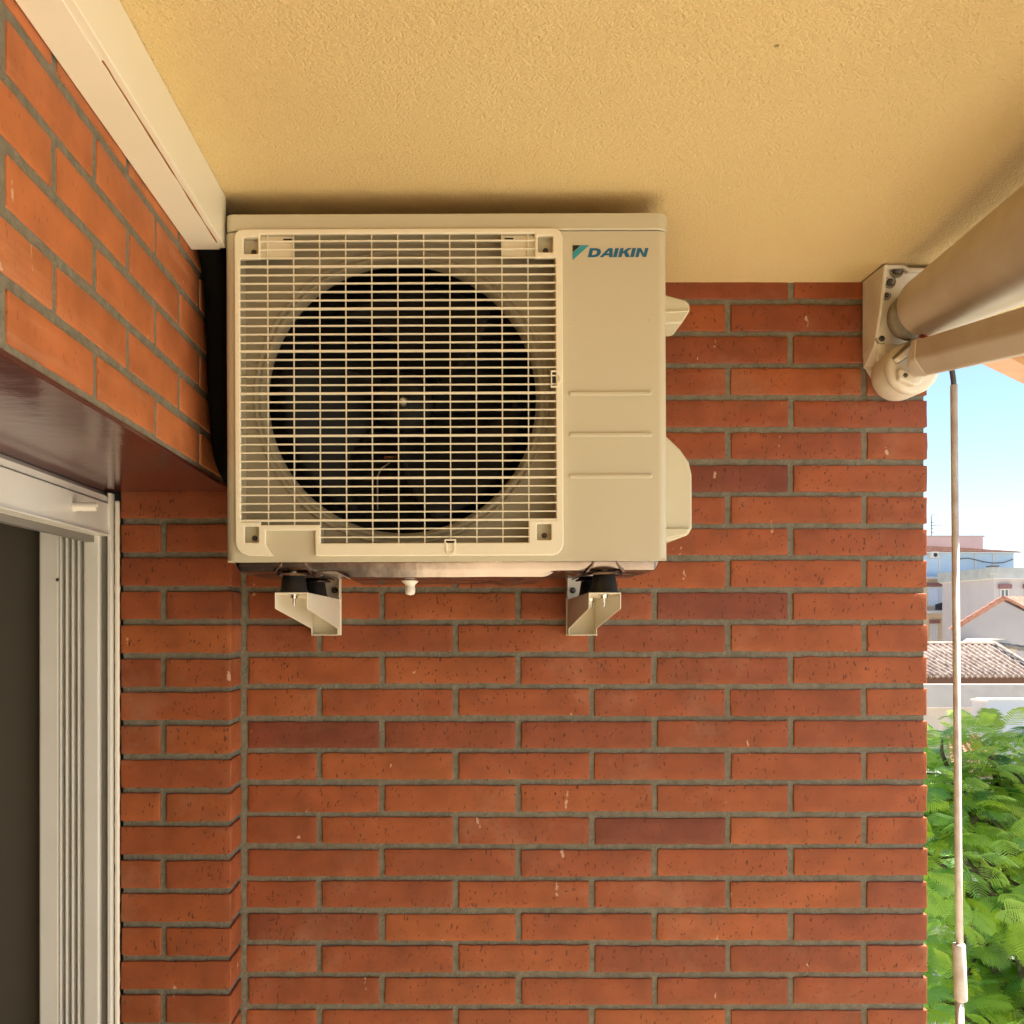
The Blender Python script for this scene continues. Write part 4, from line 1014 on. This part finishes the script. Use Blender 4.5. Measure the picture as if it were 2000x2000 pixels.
def frond(seed, length=0.42):
    r_ = random.Random(seed); V = []; Fc = []
    droop = r_.uniform(0.25, 0.6); npin = 14
    def sp(t): return Vector((length*t*(1-0.18*t), 0, 0.10*length*math.sin(t*2.2)-droop*length*t*t*0.8))
    for k in range(1, npin+1):
        t = k/(npin+1)*0.97+0.03; b = sp(t); pl = length*0.36*math.sin(math.pi*(0.22+0.70*t))+0.02
        for sy in (-1, 1):
            d0 = Vector((0.50, sy*0.86, -0.10-0.18*t)).normalized(); nl = 6
            tip_drop = r_.uniform(0.15, 0.3)
            ns = 4; wmax = 0.0085*(length/0.42); pr = Vector((-d0.y, d0.x, 0.25*sy)).normalized(); i0 = len(V)
            for j in range(ns+1):
                f = j/ns; c = b+d0*pl*f+Vector((0, 0, -tip_drop*pl*f*f)); ww = wmax*(0.35+0.65*math.sin(math.pi*min(1, f*0.85+0.12)))*(1 if j < ns else 0.15)
                V += [c-pr*ww, c+pr*ww]
            for j in range(ns): Fc.append((i0+2*j, i0+2*j+1, i0+2*j+3, i0+2*j+2))
    for k in range(8):
        a = sp(k/8); b = sp((k+1)/8); i0 = len(V); V += [a+Vector((0, 0.0018, 0)), a-Vector((0, 0.0018, 0)), b-Vector((0, 0.0018, 0)), b+Vector((0, 0.0018, 0))]; Fc.append((i0, i0+1, i0+2, i0+3))
    return np.array([tuple(v) for v in V]), np.array(Fc)
FR = [frond(k) for k in range(5)]

def tree(base, blobs, n_fr, seed, label, size=1.0, group=None):
    r_ = random.Random(seed)
    t = thing('tree', label, 'tree', base, group)
    VS = []; FS = []; TN = []; off = 0; tips = []
    wts = [b[3]**2 for b in blobs]
    for i in range(n_fr):
        b = r_.choices(blobs, wts)[0]
        while True:
            q = Vector((r_.gauss(0, 1), r_.gauss(0, 1), r_.gauss(0, 1)))
            if q.length > 0.1: break
        q.normalize(); q.z = q.z*0.9+0.1
        rad = b[3]*(0.55+0.45*r_.random()**0.5)
        rad *= 0.85+0.35*noise.noise(Vector((b[0], b[1], b[2]))+q*2.2)
        p = Vector(b[:3])+Vector((q.x*rad, q.y*rad, q.z*rad*0.75))
        yaw = math.atan2(q.y, q.x)+r_.gauss(0, 0.8); pit = -0.15+r_.gauss(0, 0.35)-0.4*q.z
        s_ = size*r_.uniform(0.75, 1.25)
        Mx = Matrix.Rotation(yaw, 3, 'Z') @ Matrix.Rotation(pit, 3, 'Y') @ Matrix.Rotation(r_.gauss(0, 0.4), 3, 'X')
        V, Fc = FR[r_.randrange(5)]
        VS.append(V @ (np.array(Mx).T)*s_+np.array(p)); FS.append(Fc+off); off += len(V)
        TN.append(np.full(len(Fc)*4, min(1, max(0, r_.gauss(0.5, 0.28)))))
        tips.append(p)
    V = np.concatenate(VS)-np.array(base); Fc = np.concatenate(FS); tn = np.concatenate(TN)
    me = bpy.data.meshes.new('crown'); me.vertices.add(len(V)); me.vertices.foreach_set('co', V.ravel().astype(np.float32))
    me.loops.add(len(Fc)*4); me.loops.foreach_set('vertex_index', Fc.ravel().astype(np.int32))
    me.polygons.add(len(Fc)); me.polygons.foreach_set('loop_start', np.arange(0, len(Fc)*4, 4, dtype=np.int32)); me.polygons.foreach_set('loop_total', np.full(len(Fc), 4, dtype=np.int32))
    me.update(); me.validate()
    at = me.attributes.new('tone', 'FLOAT_COLOR', 'CORNER'); cc = np.stack([tn, (tn*7.3+0.13) % 1.0*0.7, tn, np.ones_like(tn)], 1); at.data.foreach_set('color', cc.ravel().astype(np.float32))
    me.materials.append(LEAF); o = bpy.data.objects.new('crown', me); COL.objects.link(o); o.parent = t
    # trunk and limbs
    mb = MB(); bp_ = Vector(base); top = Vector(blobs[0][:3])
    fork = bp_.lerp(Vector((top.x, top.y, top.z-blobs[0][3]*0.9)), 0.92)
    mb.tube([bp_, bp_.lerp(fork, 0.35)+Vector((0.15, 0.1, 0)), bp_.lerp(fork, 0.7)+Vector((-0.1, 0.05, 0)), fork], [0.15, 0.12, 0.09, 0.06], 12)
    mb.build('trunk', BARK, t)
    mb = MB()
    for b in blobs:
        c = Vector(b[:3]); m1 = fork.lerp(c, 0.5)+Vector((r_.gauss(0, 0.15), r_.gauss(0, 0.15), 0.1)); mb.tube([fork, m1, c], [0.045, 0.03, 0.018], 8)
        for k in range(26):
            pp = r_.choice(tips)
            if (pp-c).length < b[3]*1.3:
                mb.tube([c.lerp(m1, r_.random()*0.6), c.lerp(pp, 0.55)+Vector((0, 0, 0.08)), pp], [0.022, 0.014, 0.006], 6)
    mb.build('limbs', BARK, t)
    return t
tree((4.6, 8.2, GROUND), [(4.35,7.6,-1.85,1.05),(3.6,7.3,-1.65,0.85),(5.0,7.8,-1.65,0.85),(4.1,7.4,-3.2,1.0),(5.2,8.0,-3.1,1.0),(4.4,8.4,-2.6,1.1),(3.55,7.9,-2.9,0.8),(5.6,8.6,-2.2,0.9),(3.9,7.4,-1.05,0.55),(3.45,7.3,-1.2,0.55),(3.75,7.6,-1.3,0.6),(4.7,7.7,-1.15,0.6)], 3700, 3,
     'bright green feathery leaved tree filling the lower right behind the rod', 0.60)
tree((8.2, 12.5, GROUND), [(8.0,12.2,-1.5,0.95),(7.4,12.0,-2.6,1.1),(8.9,12.8,-2.6,1.3)], 900, 5,
     'feathery tree further back, its branch tip showing at the right edge below the tiled roof', 1.15)
